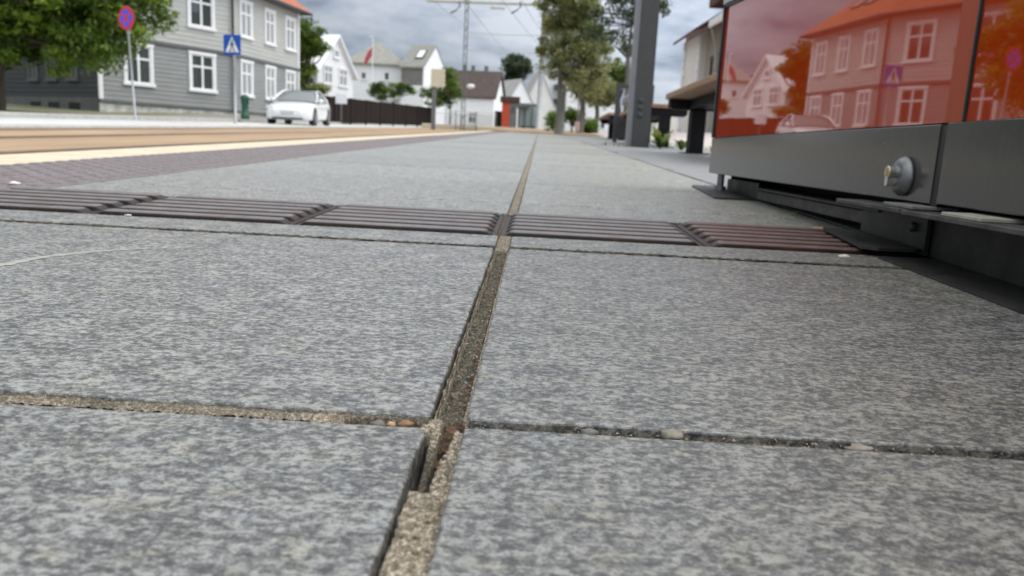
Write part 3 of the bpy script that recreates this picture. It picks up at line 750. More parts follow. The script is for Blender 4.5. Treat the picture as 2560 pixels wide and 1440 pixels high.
def make_bench():
    B = Matrix.Identity(4); b = thing('bench', '', 'bench', B, 'wooden benches on black steel legs')
    mb = MB()
    for k in range(5): mb.bbox(-.27 + k * .109, -.27 + k * .109 + .104, 0, 2.6, .440, .487, .006)
    part(mb, 'seat', M_WOOD, b)
    mb = MB(); mb.prism([(-.23, .38), (-.16, .355), (.22, .355), (.25, .38), (.25, .438), (-.25, .438)], -.14, -.03, 0, Matrix(((1, 0, 0, 0), (0, 0, -1, 0), (0, 1, 0, 0), (0, 0, 0, 1))))
    mb.prism([(-.23, .38), (-.16, .355), (.22, .355), (.25, .38), (.25, .438), (-.25, .438)], -2.2, -2.08, 0, Matrix(((1, 0, 0, 0), (0, 0, -1, 0), (0, 1, 0, 0), (0, 0, 0, 1))))
    mb.bbox(-.09, .09, .14, 2.08, .365, .438, .006)
    part(mb, 'underframe', M_FRAMEB, b)
    for y_ in (.05, 2.1):
        mb = MB(); mb.bbox(-.055, .065, y_ - .03, y_ + .11, -.05, .355, .006); mb.bbox(-.11, .12, y_ - .06, y_ + .14, -.05, .006, .003); part(mb, 'leg', M_FRAMEB, b)
    return b
def bench_end(b, M):                       # the framed end: posts, top rail and a closed lower panel
    WM[b] = M
    mb = MB()
    mb.bbox(-.33, -.275, 2.66, 2.72, -.04, .92, .004); mb.bbox(.17, .225, 2.66, 2.72, -.04, .92, .004); mb.bbox(-.275, .17, 2.665, 2.715, .855, .915, .004)
    part(mb.xf(M), 'end_frame', M_COLUMN, b)
    mb = MB(); mb.bbox(-.274, .169, 2.675, 2.705, .12, .50, .004); part(mb.xf(M), 'end_panel', M_PANELG, b)
def PB(x, y_): p = PM @ V((x, y_, 0)); return Matrix.Translation(p) @ Euler((0, 0, -yaw)).to_matrix().to_4x4()
b1 = make_bench()
def setb(o, x, y_, label, flip=False):
    M = PB(x, y_)
    if flip: M = M @ Euler((0, 0, math.pi)).to_matrix().to_4x4()
    o.matrix_world = M; o['label'] = label; return M
b2 = copy_tree(b1); b3 = copy_tree(b1)
setb(b1, 1.33, 6.72, 'nearest wooden bench, its end sticking out beside the orange glass', True)
M2 = setb(b2, 1.43, 8.95, 'wooden bench behind the dark column, with a framed end')
bench_end(b2, M2)
setb(b3, 1.50, 14.2, 'farthest wooden bench end, just left of the framed bench end')
blob_o = blob('bag', M_BAG, (1.25, 10.3, .575), (.36, .45, .26), 'silver grey rounded bag lying on the bench behind the column', 'bag', None, 12)

# ---------------------------------------------------------------- trees and shrubs
def crown_mesh(clumps, per, size, nm=3, tri=False):
    mb = MB()
    for (c, r, mi) in clumps:
        for k in range(per):
            d = V((R.gauss(0, 1), R.gauss(0, 1), R.gauss(0, .8))); d = d.normalized() * r * R.random() ** .45
            p = c + V((d.x, d.y, d.z * .75)); s = size * R.uniform(.6, 1.35)
            a = V((R.gauss(0, 1), R.gauss(0, 1), R.gauss(0, .6))).normalized(); b = a.cross(V((R.gauss(0, .5), R.gauss(0, .5), 1))).normalized()
            m = mi if R.random() < .72 else R.randrange(nm)
            mb.v += [p - a * s, p - b * s * .45, p + a * s, p + b * s * .45]; n = len(mb.v); mb.f.append([n - 4, n - 3, n - 2, n - 1]); mb.m.append(m)
    return mb
def tree(name, label, base, trunk_r, trunk_top, crowns, nclump, per, size, leaves, bark=M_BARK, group=None, clump_r=.5, cat_='tree', lean=(0, 0)):
    base = V(base); t = thing(name, label, cat_, base, group)
    cl = []
    wts = [rx * ry * rz for _, (rx, ry, rz) in crowns]
    for k in range(nclump):
        c, r = R.choices(crowns, wts)[0]
        d = V((R.gauss(0, 1), R.gauss(0, 1), R.gauss(0, 1))).normalized() * R.random() ** .38
        p = V((c[0] + d.x * r[0], c[1] + d.y * r[1], c[2] + d.z * r[2])); cl.append((p, clump_r * R.uniform(.55, 1.25), R.randrange(3)))
    top = base + V((lean[0], lean[1], trunk_top)); mb = MB()
    pts = [base - V((0, 0, .3)), base + (top - base) * .35 + V((trunk_r * .4, 0, 0)), base + (top - base) * .7 - V((trunk_r * .3, 0, 0)), top]
    mb.tube(pts, [trunk_r * 1.25, trunk_r, trunk_r * .8, trunk_r * .45], 10)
    for k in range(min(len(cl), 26)):
        p = cl[k][0]; s = pts[2] if R.random() < .6 else top; mid = s.lerp(p, .5) + V((0, 0, -.12 * (p - s).length))
        mb.tube([s, mid, p], [trunk_r * .33, trunk_r * .18, trunk_r * .06], 6)
    part(mb, 'trunk', bark, t, True); part(crown_mesh(cl, per, size), 'crown', leaves, t)
    return t
def W(u, v, y_): return tuple(at(u, v, y_))
def gp(u, y_, h=0): p = at(u, 300, y_); return V((p.x, p.y, gz(p.x, p.y, h)))
def ell(u, v, y_, ru, ry, rv): k = y_ / FPX; return (W(u, v, y_), (ru * k, ry, rv * k))
tree('linden_tree', 'large green tree at far left, overhanging the sidewalk by the shaded dark wall', gp(-22, 24, .0), .34, 3.2,
     [ell(40, -60, 24.5, 230, 2.6, 190), ell(235, 20, 24.2, 150, 1.8, 118), ell(-120, -20, 24, 180, 2.5, 180), ell(110, 118, 23.8, 150, 1.6, 58), ell(250, 120, 23.9, 95, 1.3, 48), ell(-60, 110, 24, 100, 1.6, 60),
      ell(330, 30, 24.2, 75, 1.2, 50), ell(404, 14, 24.4, 42, .7, 24), ell(438, 36, 24.4, 20, .5, 20), ell(352, 140, 24.3, 26, .6, 22)],
     520, 140, .095, L_GREEN, clump_r=.54)
pale = dict(leaves=L_PALE, bark=M_BARKG, group='pale variegated trees along the platform')
tree('street_tree', 'pale variegated tree in front, its crown reaching above the picture', gp(1395, 23.5, 0), .085, 2.6,
     [ell(1425, 20, 23.5, 76, .9, 90), ell(1432, 125, 23.5, 88, .95, 85), ell(1420, -90, 23.5, 70, .9, 70), ell(1462, 190, 23.7, 50, .7, 42)], 300, 150, .05, clump_r=.28, **pale)
tree('street_tree', 'pale variegated tree farther along, low crown left of the framed bench', gp(1452, 33, 0), .12, 3.0,
     [ell(1470, 215, 33, 52, 1.1, 42), ell(1490, 150, 33.5, 42, .9, 60)], 90, 80, .075, clump_r=.34, **pale)
tree('street_tree', 'smallest pale variegated tree, its crown just above the farthest bench end', gp(1490, 44, 0), .12, 3.0,
     [ell(1505, 235, 44, 34, 1.1, 28)], 46, 80, .09, clump_r=.42, **pale)
tree('thin_tree', 'dark leaved tree with a thin grey trunk behind the column', gp(1561, 19, .05), .065, 2.6,
     [ell(1545, 20, 19, 62, .7, 62), ell(1520, 88, 19, 55, .6, 26), ell(1600, -15, 19, 82, .8, 40), ell(1655, 10, 19, 26, .4, 24), ell(1580, 92, 19, 26, .4, 40)], 78, 62, .05, L_DARK, M_BARKG, clump_r=.21)
tree('round_tree', 'fresh green tree far behind the framed bench end', gp(1545, 60, .1), .2, 3.2, [ell(1545, 185, 60, 28, 1.2, 26), ell(1548, 150, 60, 10, .5, 10)], 46, 80, .12, L_BUSH, clump_r=.5)
tree('round_tree', 'dark round-crowned tree on the skyline behind the white gables', gp(1290, 120, .2), .4, 8.5, [ell(1292, 168, 120, 36, 2.5, 30), ell(1280, 205, 120, 20, 1.4, 26)], 95, 80, .22, L_DARK, clump_r=.85)
tree('garden_tree', 'dense green tree between the grey house and the white gable', gp(770, 49, .1), .25, 3.0,
     [ell(760, 95, 49, 48, 1.6, 40), ell(752, 190, 49, 26, 1.2, 70), ell(797, 112, 49, 24, .8, 20)], 120, 95, .11, L_GREEN, clump_r=.5)
bush = dict(leaves=L_BUSH, clump_r=.42, cat_='bush', group='garden bushes behind the dark fence')
tree('bush', 'leafy bush in front of the white house with the skylight roof', gp(975, 63.5, .2), .06, 1.2, [ell(965, 228, 62, 42, .9, 22), ell(1010, 222, 62, 30, .7, 12)], 60, 75, .10, **bush)
tree('bush', 'tall yellow-green bush between the beige sign and the mast', gp(1125, 60, .2), .06, 1.5, [ell(1125, 215, 60, 32, 1, 44), ell(1085, 242, 60, 34, .9, 26)], 85, 75, .10, **bush)
tree('bush', 'low blossoming bush right behind the roof of the white car', gp(790, 46, .1), .05, .8, [ell(795, 222, 46, 26, .6, 10)], 26, 60, .08, [L_PALE[0], L_BUSH[1], L_PALE[0]], clump_r=.3, cat_='bush', group='garden bushes behind the dark fence')
hed = dict(leaves=L_BUSH, clump_r=.4, cat_='bush', group='low hedge bushes by the platform trees')
tree('bush', 'low hedge bush just left of the front pale tree trunk', gp(1383, 40, 0), .04, .6, [ell(1384, 300, 40, 10, .6, 22)], 18, 60, .08, **hed)
tree('bush', 'bright low hedge bush right of the front pale tree trunk', gp(1430, 38, 0), .04, .6, [ell(1432, 292, 38, 22, .8, 16)], 26, 60, .08, **hed)
tree('bush', 'rounded dark hedge bush beside the small pink sign', gp(1470, 36, 0), .04, .6, [ell(1468, 314, 36, 18, .7, 15)], 22, 60, .08, leaves=L_GREEN, clump_r=.36, cat_='bush', group='low hedge bushes by the platform trees')

# ---------------------------------------------------------------- the grey house
def wall_frame(O, d):                       # local x along the wall, y outwards, z up
    d = V(d).normalized(); return frame(d, V((d.y, -d.x, 0)), V((0, 0, 1)), V(O))
def window(parent, F, s0, s1, z0, z1, trim=M_TRIM, glass=M_PANE, cw=.13, cross=True, name='window'):
    mb = MB(); d = .075
    mb.bbox(s0, s0 + cw, .0, d, z0 + cw, z1 - cw, .008, 0, F); mb.bbox(s1 - cw, s1, .0, d, z0 + cw, z1 - cw, .008, 0, F)
    mb.bbox(s0 - .03, s1 + .03, .0, d + .02, z1 - cw, z1, .008, 0, F); mb.bbox(s0 - .05, s1 + .05, .0, d + .05, z0, z0 + cw, .008, 0, F)
    a0, a1, b0, b1 = s0 + cw, s1 - cw, z0 + cw, z1 - cw; sw = .055; zt = b0 + (b1 - b0) * .66; sm_ = (a0 + a1) / 2
    mb.box(a0, a0 + sw, .0, .045, b0, b1, 0, F); mb.box(a1 - sw, a1, .0, .045, b0, b1, 0, F); mb.box(a0 + sw, a1 - sw, .0, .045, b0, b0 + sw, 0, F); mb.box(a0 + sw, a1 - sw, .0, .045, b1 - sw, b1, 0, F)
    if cross: mb.box(sm_ - .05, sm_ + .05, .0, .05, b0 + sw, b1 - sw, 0, F); mb.box(a0 + sw, sm_ - .05, .0, .048, zt - .045, zt + .045, 0, F); mb.box(sm_ + .05, a1 - sw, .0, .048, zt - .045, zt + .045, 0, F)
    w = part(mb, name, trim, parent)
    p = MB(); p.box(a0 + .01, a1 - .01, .012, .022, b0 + .01, b1 - .01, 0, F); part(p, 'pane', glass, w)
    return w
def boards(mb, F, s0, s1, z0, z1, bh=.2, proud=.022, mi=0):
    n = max(1, round((z1 - z0) / bh)); h = (z1 - z0) / n
    for k in range(n):
        a, b = z0 + k * h, z0 + (k + 1) * h
        mb.add([F @ V(q) for q in ((s0, proud, a), (s1, proud, a), (s1, 0, b), (s0, 0, b), (s0, 0, a), (s1, 0, a))], [(0, 1, 2, 3), (4, 5, 1, 0)], mi)
P0 = V((-14.1, 38, 0)); dL, dR = V((-math.sin(rad(32)), -math.cos(rad(32)), 0)), V((math.sin(rad(10)), math.cos(rad(10)), 0))
A = P0 + dL * 6.54; Bc = P0 + dR * 7.15
A2 = A + V((-.848, .53, 0)) * 9; B2 = Bc + V((-.985, .174, 0)) * 9
ZS, ZBELT, ZE = 1.30, 3.90, 7.05
hs = thing('grey_house', 'two-storey grey boarded house with white windows and orange tiled roof', 'house', V((P0.x, P0.y, .75)))
FL = wall_frame((A.x, A.y, 0), -dL); FR = wall_frame((P0.x, P0.y, 0), dR); LL, LR = 6.54, 7.15
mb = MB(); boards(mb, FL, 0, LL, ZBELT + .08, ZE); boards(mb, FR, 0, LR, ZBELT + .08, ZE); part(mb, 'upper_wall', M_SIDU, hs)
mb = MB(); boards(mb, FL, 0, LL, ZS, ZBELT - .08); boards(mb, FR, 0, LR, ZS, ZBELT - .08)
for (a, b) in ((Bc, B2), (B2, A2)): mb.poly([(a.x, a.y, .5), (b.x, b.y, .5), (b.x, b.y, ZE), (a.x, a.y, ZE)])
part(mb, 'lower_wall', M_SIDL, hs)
mb = MB(); mb.bbox(-.02, LL + .03, -.02, .10, ZBELT - .08, ZBELT + .08, .015, 0, FL); mb.bbox(.04, LR, -.02, .10, ZBELT - .08, ZBELT + .08, .015, 0, FR)
mb.bbox(0, LL, -.02, .05, ZS - .14, ZS, .01, 0, FL); mb.bbox(.06, LR, -.02, .05, ZS - .14, ZS, .01, 0, FR); part(mb, 'belt_moulding', M_BELT, hs)
mb = MB(); mb.bbox(0, LL, -.15, -.012, .3, ZS - .14, .02, 0, FL); part(mb, 'plinth', M_PLINTH, hs)
mb = MB(); mb.bbox(.02, LR, -.15, -.012, .3, ZS - .14, .02, 0, FR); part(mb, 'plinth', M_PLINTH, hs)
mb = MB(); mb.bbox(-.03, .13, -.03, .06, ZS, ZE, .01, 0, FL); part(mb, 'corner_board', M_TRIM, hs)
mb = MB(); mb.bbox(LR - .13, LR + .03, -.03, .06, ZS, ZE, .01, 0, FR); part(mb, 'corner_board', M_TRIM, hs)
mb = MB(); pc = FR @ V((-.02, .12, 0)); mb.tube([(pc.x, pc.y, ZS - .5), (pc.x, pc.y, ZE - .1)], .055, 10); part(mb, 'downpipe', M_GUT, hs, True)
def fw(F, u, v):                           # where a sight line meets a wall
    n = V((F[0][1], F[1][1], F[2][1])); o = F.translation; d = ray(u, v); t = (o - EYEP).dot(n) / d.dot(n); q = F.inverted() @ (EYEP + d * t); return q.x, q.z
def pxwin(F, u0, u1, v0, v1, **k):          # measured at the window's middle line, built square
    um = (u0 + u1) / 2; s0, _ = fw(F, u0, v0); s1, _ = fw(F, u1, v0); _, z1 = fw(F, um, v0); _, z0 = fw(F, um, v1); return s0, s1, z0, z1
wl = pxwin(FL, 470, 537, 131, 231); wl2 = pxwin(FL, 305, 380, 110, 213)
for (s0, s1) in ((wl[0], wl[1]), (wl2[0], wl2[1])):
    window(hs, FL, s0, s1, wl[2], wl[3]); window(hs, FL, s0, s1, wl[2] + 2.83, wl[3] + 2.86)
for (u0, u1, v0, v1) in ((599, 630, 150, 242), (661, 687, 165, 249), (712, 737, 178, 255)):
    s0, s1, z0, z1 = pxwin(FR, u0, u1, v0, v1); window(hs, FR, s0, s1, wl[2], wl[3], glass=M_PANEL); window(hs, FR, s0, s1, wl[2] + 2.83, wl[3] + 2.86, glass=M_PANEL)
# roof with overhang
cen = (A + P0 + Bc + B2 + A2) / 5
def off(poly, d):
    n = len(poly); out = []
    for i in range(n):
        a, b, c = poly[i - 1], poly[i], poly[(i + 1) % n]; e1 = (b - a).normalized(); e2 = (c - b).normalized()
        n1 = V((e1.y, -e1.x, 0)); n2 = V((e2.y, -e2.x, 0)); m = (n1 + n2); m = m / (1 + n1.dot(n2)); out.append(b + m * d)
    return out
ring = off([A, P0, Bc, B2, A2], .55); eave = [V((p.x, p.y, ZE - .08)) for p in ring]; eavt = [V((p.x, p.y, ZE + .06)) for p in ring]
ra = (A + A2) / 2 + (P0 - A) * .35; rb = (Bc + B2) / 2 + (P0 - Bc) * .45; rm = P0 + V((-.95, .33, 0)).normalized() * 4.55
ra, rb, rm = [V((p.x, p.y, ZE + 4.1)) for p in (ra, rb, rm)]
mb = MB(); a, p, b, b2, a2 = eavt
mb.poly([a, p, rm, ra]); mb.poly([p, b, rb, rm]); mb.poly([b, b2, rb]); mb.poly([b2, a2, ra, rm, rb]); mb.poly([a2, a, ra])
rf = part(mb, 'roof', M_TILEO, hs)
mb = MB()
for i in range(5):
    j = (i + 1) % 5; mb.poly([eave[i], eave[j], eavt[j], eavt[i]])
mb.poly(list(reversed(eave)))
for i in range(3): mb.tube([eave[i - 1] + V((0, 0, .07)), eave[i] + V((0, 0, .07))], .075, 8)
part(mb, 'gutter', M_GUT, hs)
nr = ((b - p).cross(rm - p)).normalized(); nr = nr if nr.z > 0 else -nr
for s in (.52, .72):
    c = p.lerp(b, s) * .66 + rm.lerp(rb, s) * .34; ex = (b - p).normalized(); ey = nr.cross(ex); S = frame(ex, ey, nr, c)
    mb = MB(); mb.bbox(-.35, .35, -.55, .55, -.05, .09, .02, 0, S); mb.box(-.27, .27, -.47, .47, .091, .096, 1, S); part(mb, 'skylight', [M_GUT, M_PANEL], rf)

# third side of the grey house, its shade put into dark colours
FD = wall_frame((A2.x + (A2 - A).normalized().x * .2, A2.y + (A2 - A).normalized().y * .2, 0), (A - A2)); LD = 9.16
dk = thing('shaded_wing', 'shaded side of the grey house in darkened colours, half hidden under the big tree', 'house', V((A2.x, A2.y, .8)))
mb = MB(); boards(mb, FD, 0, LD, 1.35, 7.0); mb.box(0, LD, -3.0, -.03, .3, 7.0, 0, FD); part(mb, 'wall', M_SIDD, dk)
mb = MB(); mb.bbox(0, LD - .02, -.1, .03, .3, 1.34, .02, 0, FD); part(mb, 'plinth', M_PLINTHG, dk)
mb = MB(); mb.bbox(0, LD, -.5, .5, 7.01, 7.3, .02, 0, FD); part(mb, 'roof_edge', M_GUT, dk)
for u_ in (86, 132, 184):
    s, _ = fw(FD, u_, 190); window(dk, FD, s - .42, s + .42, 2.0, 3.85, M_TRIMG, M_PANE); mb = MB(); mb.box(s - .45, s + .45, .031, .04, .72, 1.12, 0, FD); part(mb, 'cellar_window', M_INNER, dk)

# ---------------------------------------------------------------- other houses
def block(parent, F, x0, x1, y0, y1, z0, zw, zr, roof, wallm, roofm, oh=.35, name='wall'):
    mb = MB(); mb.box(x0, x1, y0, y1, z0, zw, 0, F)
    xm, ym = (x0 + x1) / 2, (y0 + y1) / 2
    if roof == 'gy':
        for y_ in (y0, y1): mb.poly([F @ V(q) for q in ((x0, y_, zw), (x1, y_, zw), (xm, y_, zr))])
    if roof == 'gx':
        for x_ in (x0, x1): mb.poly([F @ V(q) for q in ((x_, y0, zw), (x_, y1, zw), (x_, ym, zr))])
    w = part(mb, name, wallm, parent)
    rb_ = MB(); t = .16
    if roof == 'gy':
        k = (zr - zw) / (xm - x0)
        for sx in (-1, 1):
            xe = xm + sx * (xm - x0 + oh); ze = zw - oh * k
            rb_.add([F @ V(q) for q in ((xe, y0 - oh, ze), (xm, y0 - oh, zr), (xm, y1 + oh, zr), (xe, y1 + oh, ze), (xe, y0 - oh, ze + t), (xm, y0 - oh, zr + t), (xm, y1 + oh, zr + t), (xe, y1 + oh, ze + t))],
                    [(0, 1, 2, 3), (4, 7, 6, 5), (0, 4, 5, 1), (1, 5, 6, 2), (2, 6, 7, 3), (3, 7, 4, 0)])
    elif roof == 'gx':
        k = (zr - zw) / (ym - y0)
        for sy in (-1, 1):
            ye = ym + sy * (ym - y0 + oh); ze = zw - oh * k
            rb_.add([F @ V(q) for q in ((x0 - oh, ye, ze), (x0 - oh, ym, zr), (x1 + oh, ym, zr), (x1 + oh, ye, ze), (x0 - oh, ye, ze + t), (x0 - oh, ym, zr + t), (x1 + oh, ym, zr + t), (x1 + oh, ye, ze + t))],
                    [(0, 3, 2, 1), (4, 5, 6, 7), (0, 1, 5, 4), (1, 2, 6, 5), (2, 3, 7, 6), (3, 0, 4, 7)])
    elif roof == 'hip':
        L = x1 - x0; D = y1 - y0; a0, a1, b0, b1 = x0 - oh, x1 + oh, y0 - oh, y1 + oh
        if L >= D: r0_, r1_ = V((a0 + (D / 2 + oh), ym, zr)), V((a1 - (D / 2 + oh), ym, zr))
        else: r0_, r1_ = V((xm, b0 + (L / 2 + oh), zr)), V((xm, b1 - (L / 2 + oh), zr))
        c = [V((a0, b0, zw)), V((a1, b0, zw)), V((a1, b1, zw)), V((a0, b1, zw))]; T = [F @ (q + V((0, 0, .12))) for q in c]; Bt = [F @ (q - V((0, 0, .05))) for q in c]; r0w, r1w = F @ r0_, F @ r1_
        if L >= D: [rb_.poly(q) for q in ([T[0], T[1], r1w, r0w], [T[1], T[2], r1w], [T[2], T[3], r0w, r1w], [T[3], T[0], r0w])]
        else: [rb_.poly(q) for q in ([T[0], T[1], r0w], [T[1], T[2], r1w, r0w], [T[2], T[3], r1w], [T[3], T[0], r0w, r1w])]
        for i in range(4): rb_.poly([Bt[i], Bt[(i + 1) % 4], T[(i + 1) % 4], T[i]])
        rb_.poly(list(reversed(Bt)))
    else: rb_.bbox(x0 - .1, x1 + .1, y0 - .1, y1 + .1, zw + .003, zw + .3, .02, 0, F)
    r = part(rb_, 'roof', roofm, parent); return w, r
def hframe(x, y_, ang): return Matrix.Translation((x, y_, 0)) @ Euler((0, 0, ang)).to_matrix().to_4x4()
def side_frame(F, face, x0, y0, x1, y1):    # wall frames of a block, local x along, y outwards
    if face == 'S': return F @ frame(V((1, 0, 0)), V((0, -1, 0)), V((0, 0, 1)), V((x0, y0, 0)))
    if face == 'E': return F @ frame(V((0, 1, 0)), V((1, 0, 0)), V((0, 0, 1)), V((x1, y0, 0)))
    if face == 'W': return F @ frame(V((0, 1, 0)), V((-1, 0, 0)), V((0, 0, 1)), V((x0, y0, 0)))
# white gable house next to the grey one
h = thing('white_gable_house', 'white wooden house with a steep gable above the dark fence', 'house', V((-14, 52, 1.3)))
F = hframe(-13.75, 52.6, math.atan2(5, 1.3))
block(h, F, 0, 5.2, 0, 8, .8, 4.7, 7.1, 'gy', M_WHITE, M_TRIM, .3); SF = side_frame(F, 'S', 0, 0, 5.2, 8)
for s in (.75, 2.95): window(h, SF, s, s + 1.35, 3.75, 5.1, glass=M_PANEL)
window(h, SF, 2.15, 3.05, 5.6, 6.3, glass=M_PANEL, cross=False)
# white house with pale grey roofs
h = thing('skylight_house', 'white house with pale grey hipped roof and a skylight wing', 'house', V((-13, 70, 1.7)))
F = hframe(at(868, 200, 70).x, 70, rad(4)); z_ = lambda v, u, y_: at(u, v, y_).z
block(h, F, 0, 5.0, 0, 6.0, .9, z_(160, 900, 70), z_(104, 950, 73), 'hip', M_WHITE, M_TILEG, .3)
SF = side_frame(F, 'S', 0, 0, 5, 6)
window(h, SF, 1.15, 1.75, z_(200, 905, 70), z_(178, 905, 70), M_TRIM, M_PANE, .07, False); window(h, SF, 3.2, 3.8, z_(202, 962, 70), z_(178, 962, 70), M_TRIM, M_PANE, .07, False)
F2 = hframe(at(1003, 200, 69).x, 69, rad(-20))
w, r = block(h, F2, 0, 2.1, 0, 4.4, .9, z_(168, 1030, 69), z_(116, 1090, 70), 'gx', M_SLATE, M_TILEG, .15, 'wing_wall')
zw2, zr2 = z_(168, 1030, 69), z_(116, 1090, 70)
mb = MB(); mb.box(2.12, 2.20, 0, 4.4, .9, zw2, 0, F2); mb.poly([F2 @ V(q) for q in ((2.20, 0, zw2), (2.20, 4.4, zw2), (2.20, 2.2, zr2))]); mb.box(0, 2.1, -.06, -.01, .9, z_(214, 1030, 69), 0, F2); part(mb, 'gable_wall', M_WHITE, h)
sl = V((0, 2.2, zr2 - zw2)).normalized(); S = F2 @ frame(V((1, 0, 0)), sl, V((1, 0, 0)).cross(sl), V((1.35, 1.1, zw2 + 1.1 * sl.z / sl.y + .17)))
mb = MB(); mb.bbox(-.4, .4, -.6, .6, -.05, .1, .02, 0, S); mb.box(-.3, .3, -.5, .5, .101, .106, 1, S); part(mb, 'skylight', [M_GUT, M_SIGNW], r)
# brown roofed house
h = thing('brown_roof_house', 'low white house with a dark brown tiled roof behind the mast', 'house', V((-7, 80, 2)))
F = hframe(at(1100, 240, 80).x, 80, rad(-8))
w, r = block(h, F, 0, 5.6, 0, 6.5, 1.2, z_(243, 1200, 80), z_(182, 1200, 83), 'gx', M_WHITE, M_TILEB, .25)
SF = side_frame(F, 'S', 0, 0, 5.6, 6.5); window(h, SF, 3.0, 3.9, 2.3, 3.5, M_TRIM, M_PANE, .08)
for s in (1.6, 2.5, 3.9): mb = MB(); mb.bbox(s, s + .38, 3.1, 3.5, z_(190, 1200, 83), z_(165, 1200, 83), .03, 0, F); part(mb, 'chimney', M_MAST, r)
h = thing('small_gable_house', 'small white gabled house with a pale roof behind the tram shelter', 'house', V((-1, 92, 2.2)))
F = hframe(at(1262, 250, 90).x, 90, rad(28))
block(h, F, 0, 4.0, 0, 5.0, 1.3, z_(268, 1300, 90), z_(198, 1300, 90), 'gy', M_WHITE, M_PALEROOF, .15)
h = thing('broad_roof_house', 'white house with a wide pale sloping roof left of the trees', 'house', V((2, 104, 2.5)))
F = hframe(at(1306, 250, 104).x, 104, rad(6)); block(h, F, 0, 4.6, 0, 9, 1.5, z_(275, 1340, 104), z_(180, 1350, 106), 'gy', M_WHITEC, M_PALEROOF, .2)
h = thing('apartment_block', 'pale flat-roofed apartment block with dark balconies behind the tree', 'apartment building', V((6, 110, 2.7)))
F = hframe(at(1352, 250, 110).x, 110, rad(3)); block(h, F, 0, 3.0, 0, 9, 1.5, z_(182, 1380, 110), 0, 'flat', M_APT, M_PALEROOF)
for v_ in (218, 254): mb = MB(); mb.bbox(1.7, 3.0, -1.2, 0, z_(v_ + 6, 1385, 110), z_(v_ - 6, 1385, 110), .03, 0, F); part(mb, 'balcony', M_GUT, h)
block(h, F, 3.2, 10.5, -4, 9, 1.5, z_(228, 1450, 106), 0, 'flat', M_WHITE, M_PALEROOF, name='annex_wall')
SF = side_frame(F, 'S', 3.2, -4, 10.5, 9)
for s in (.6, 2.0, 3.4, 4.8): window(h, SF, s, s + .7, 3.2, 4.6, M_TRIM, M_PANE, .06, False)
# house on the right, seen along its street front
h = thing('cream_house', 'cream rendered house with brown roof rising behind the wooden bench', 'house', V((10.5, 36, 1.2)))
F = hframe(9.45, 20, 0)
w, r = block(h, F, 0, 7, 0, 17.9, .8, 6.4, 9.6, 'hip', M_CREAMW, M_TILER, .5)
mb = MB(); mb.bbox(-.62, -.48, -.5, 18.4, 6.25, 6.62, .04, 0, F); part(mb, 'fascia', M_TRIM, h)
mb = MB(); mb.tube([F @ V(q) for q in ((-.5, 18.2, 6.2), (-.08, 18.7, 5.4), (-.08, 18.7, 1.2))], .06, 8); part(mb, 'downpipe', M_HEAD, h)
mb = MB(); mb.bbox(.05, 3.2, 18.3, 21.6, 7.75, 10.6, .03, 0, F); part(mb, 'dormer', M_TILER, r)
block(h, F, .35, 7, 18.0, 22.4, .8, 6.9, 9.2, 'gy', M_CREAMD, M_TILER, .95, 'rear_wall')
WF = side_frame(F, 'W', .35, 18.0, 7, 22.4)
for s in (.7, 2.3): window(h, WF, s, s + .9, 3.9, 5.3, M_TILER, M_PANE, .1)
block(h, F, .05, 7, 22.5, 26.8, .8, 7.0, 9.4, 'gy', M_WHITEC, M_TILER, .6, 'end_wall')
mb = MB()
for k in range(11): mb.bbox(-.06, .045, 22.5, 22.5 + (.55 if k % 2 else .38), 1.2 + k * .5, 1.66 + k * .5, .02, 0, F)
part(mb, 'quoin', M_TRIM, h); mb = MB()
for k in range(11): mb.bbox(-.06, .045, 26.8 - (.55 if k % 2 else .38), 26.8, 1.2 + k * .5, 1.66 + k * .5, .02, 0, F)
part(mb, 'quoin', M_TRIM, h)
mb = MB(); mb.box(.1, 6.9, 26.85, 26.9, .8, 7.0, 0, F); part(mb, 'end_cladding', M_APT, h)
h = thing('low_building', 'low cream building with a grey door seen under the bench', 'building', V((9, 62, 2)))
F = hframe(at(1640, 300, 62).x, 62, rad(-2)); block(h, F, 0, 5.6, 0, 5, 1.3, 3.9, 0, 'flat', M_CREAMW, M_APT)
mb = MB(); mb.bbox(2.0, 2.9, -.04, 0, 1.5, 3.6, .01, 0, F); part(mb, 'door', M_POLE, h)
mb = MB(); mb.bbox(.35, .75, -.05, 0, 2.75, 3.15, .01, 0, F); part(mb, 'notice', mat('yellow_notice', (.75, .5, .06), .5), h)
h = thing('distant_house', 'white house with orange roof glimpsed beside the big tree trunk', 'house', V((-43, 62, 1.5)))
F = hframe(at(8, 230, 62).x, 62, 0); block(h, F, -5, 1.6, 0, 5, 1.0, z_(180, 30, 62), z_(140, 30, 62), 'gx', M_WHITE, M_TILEO, .3)
mb = MB(); mb.bbox(-5, 1.5, -4.0, -3.9, 1.0, 3.1, .02, 0, F); part(mb, 'yard_wall', M_POLE, h)

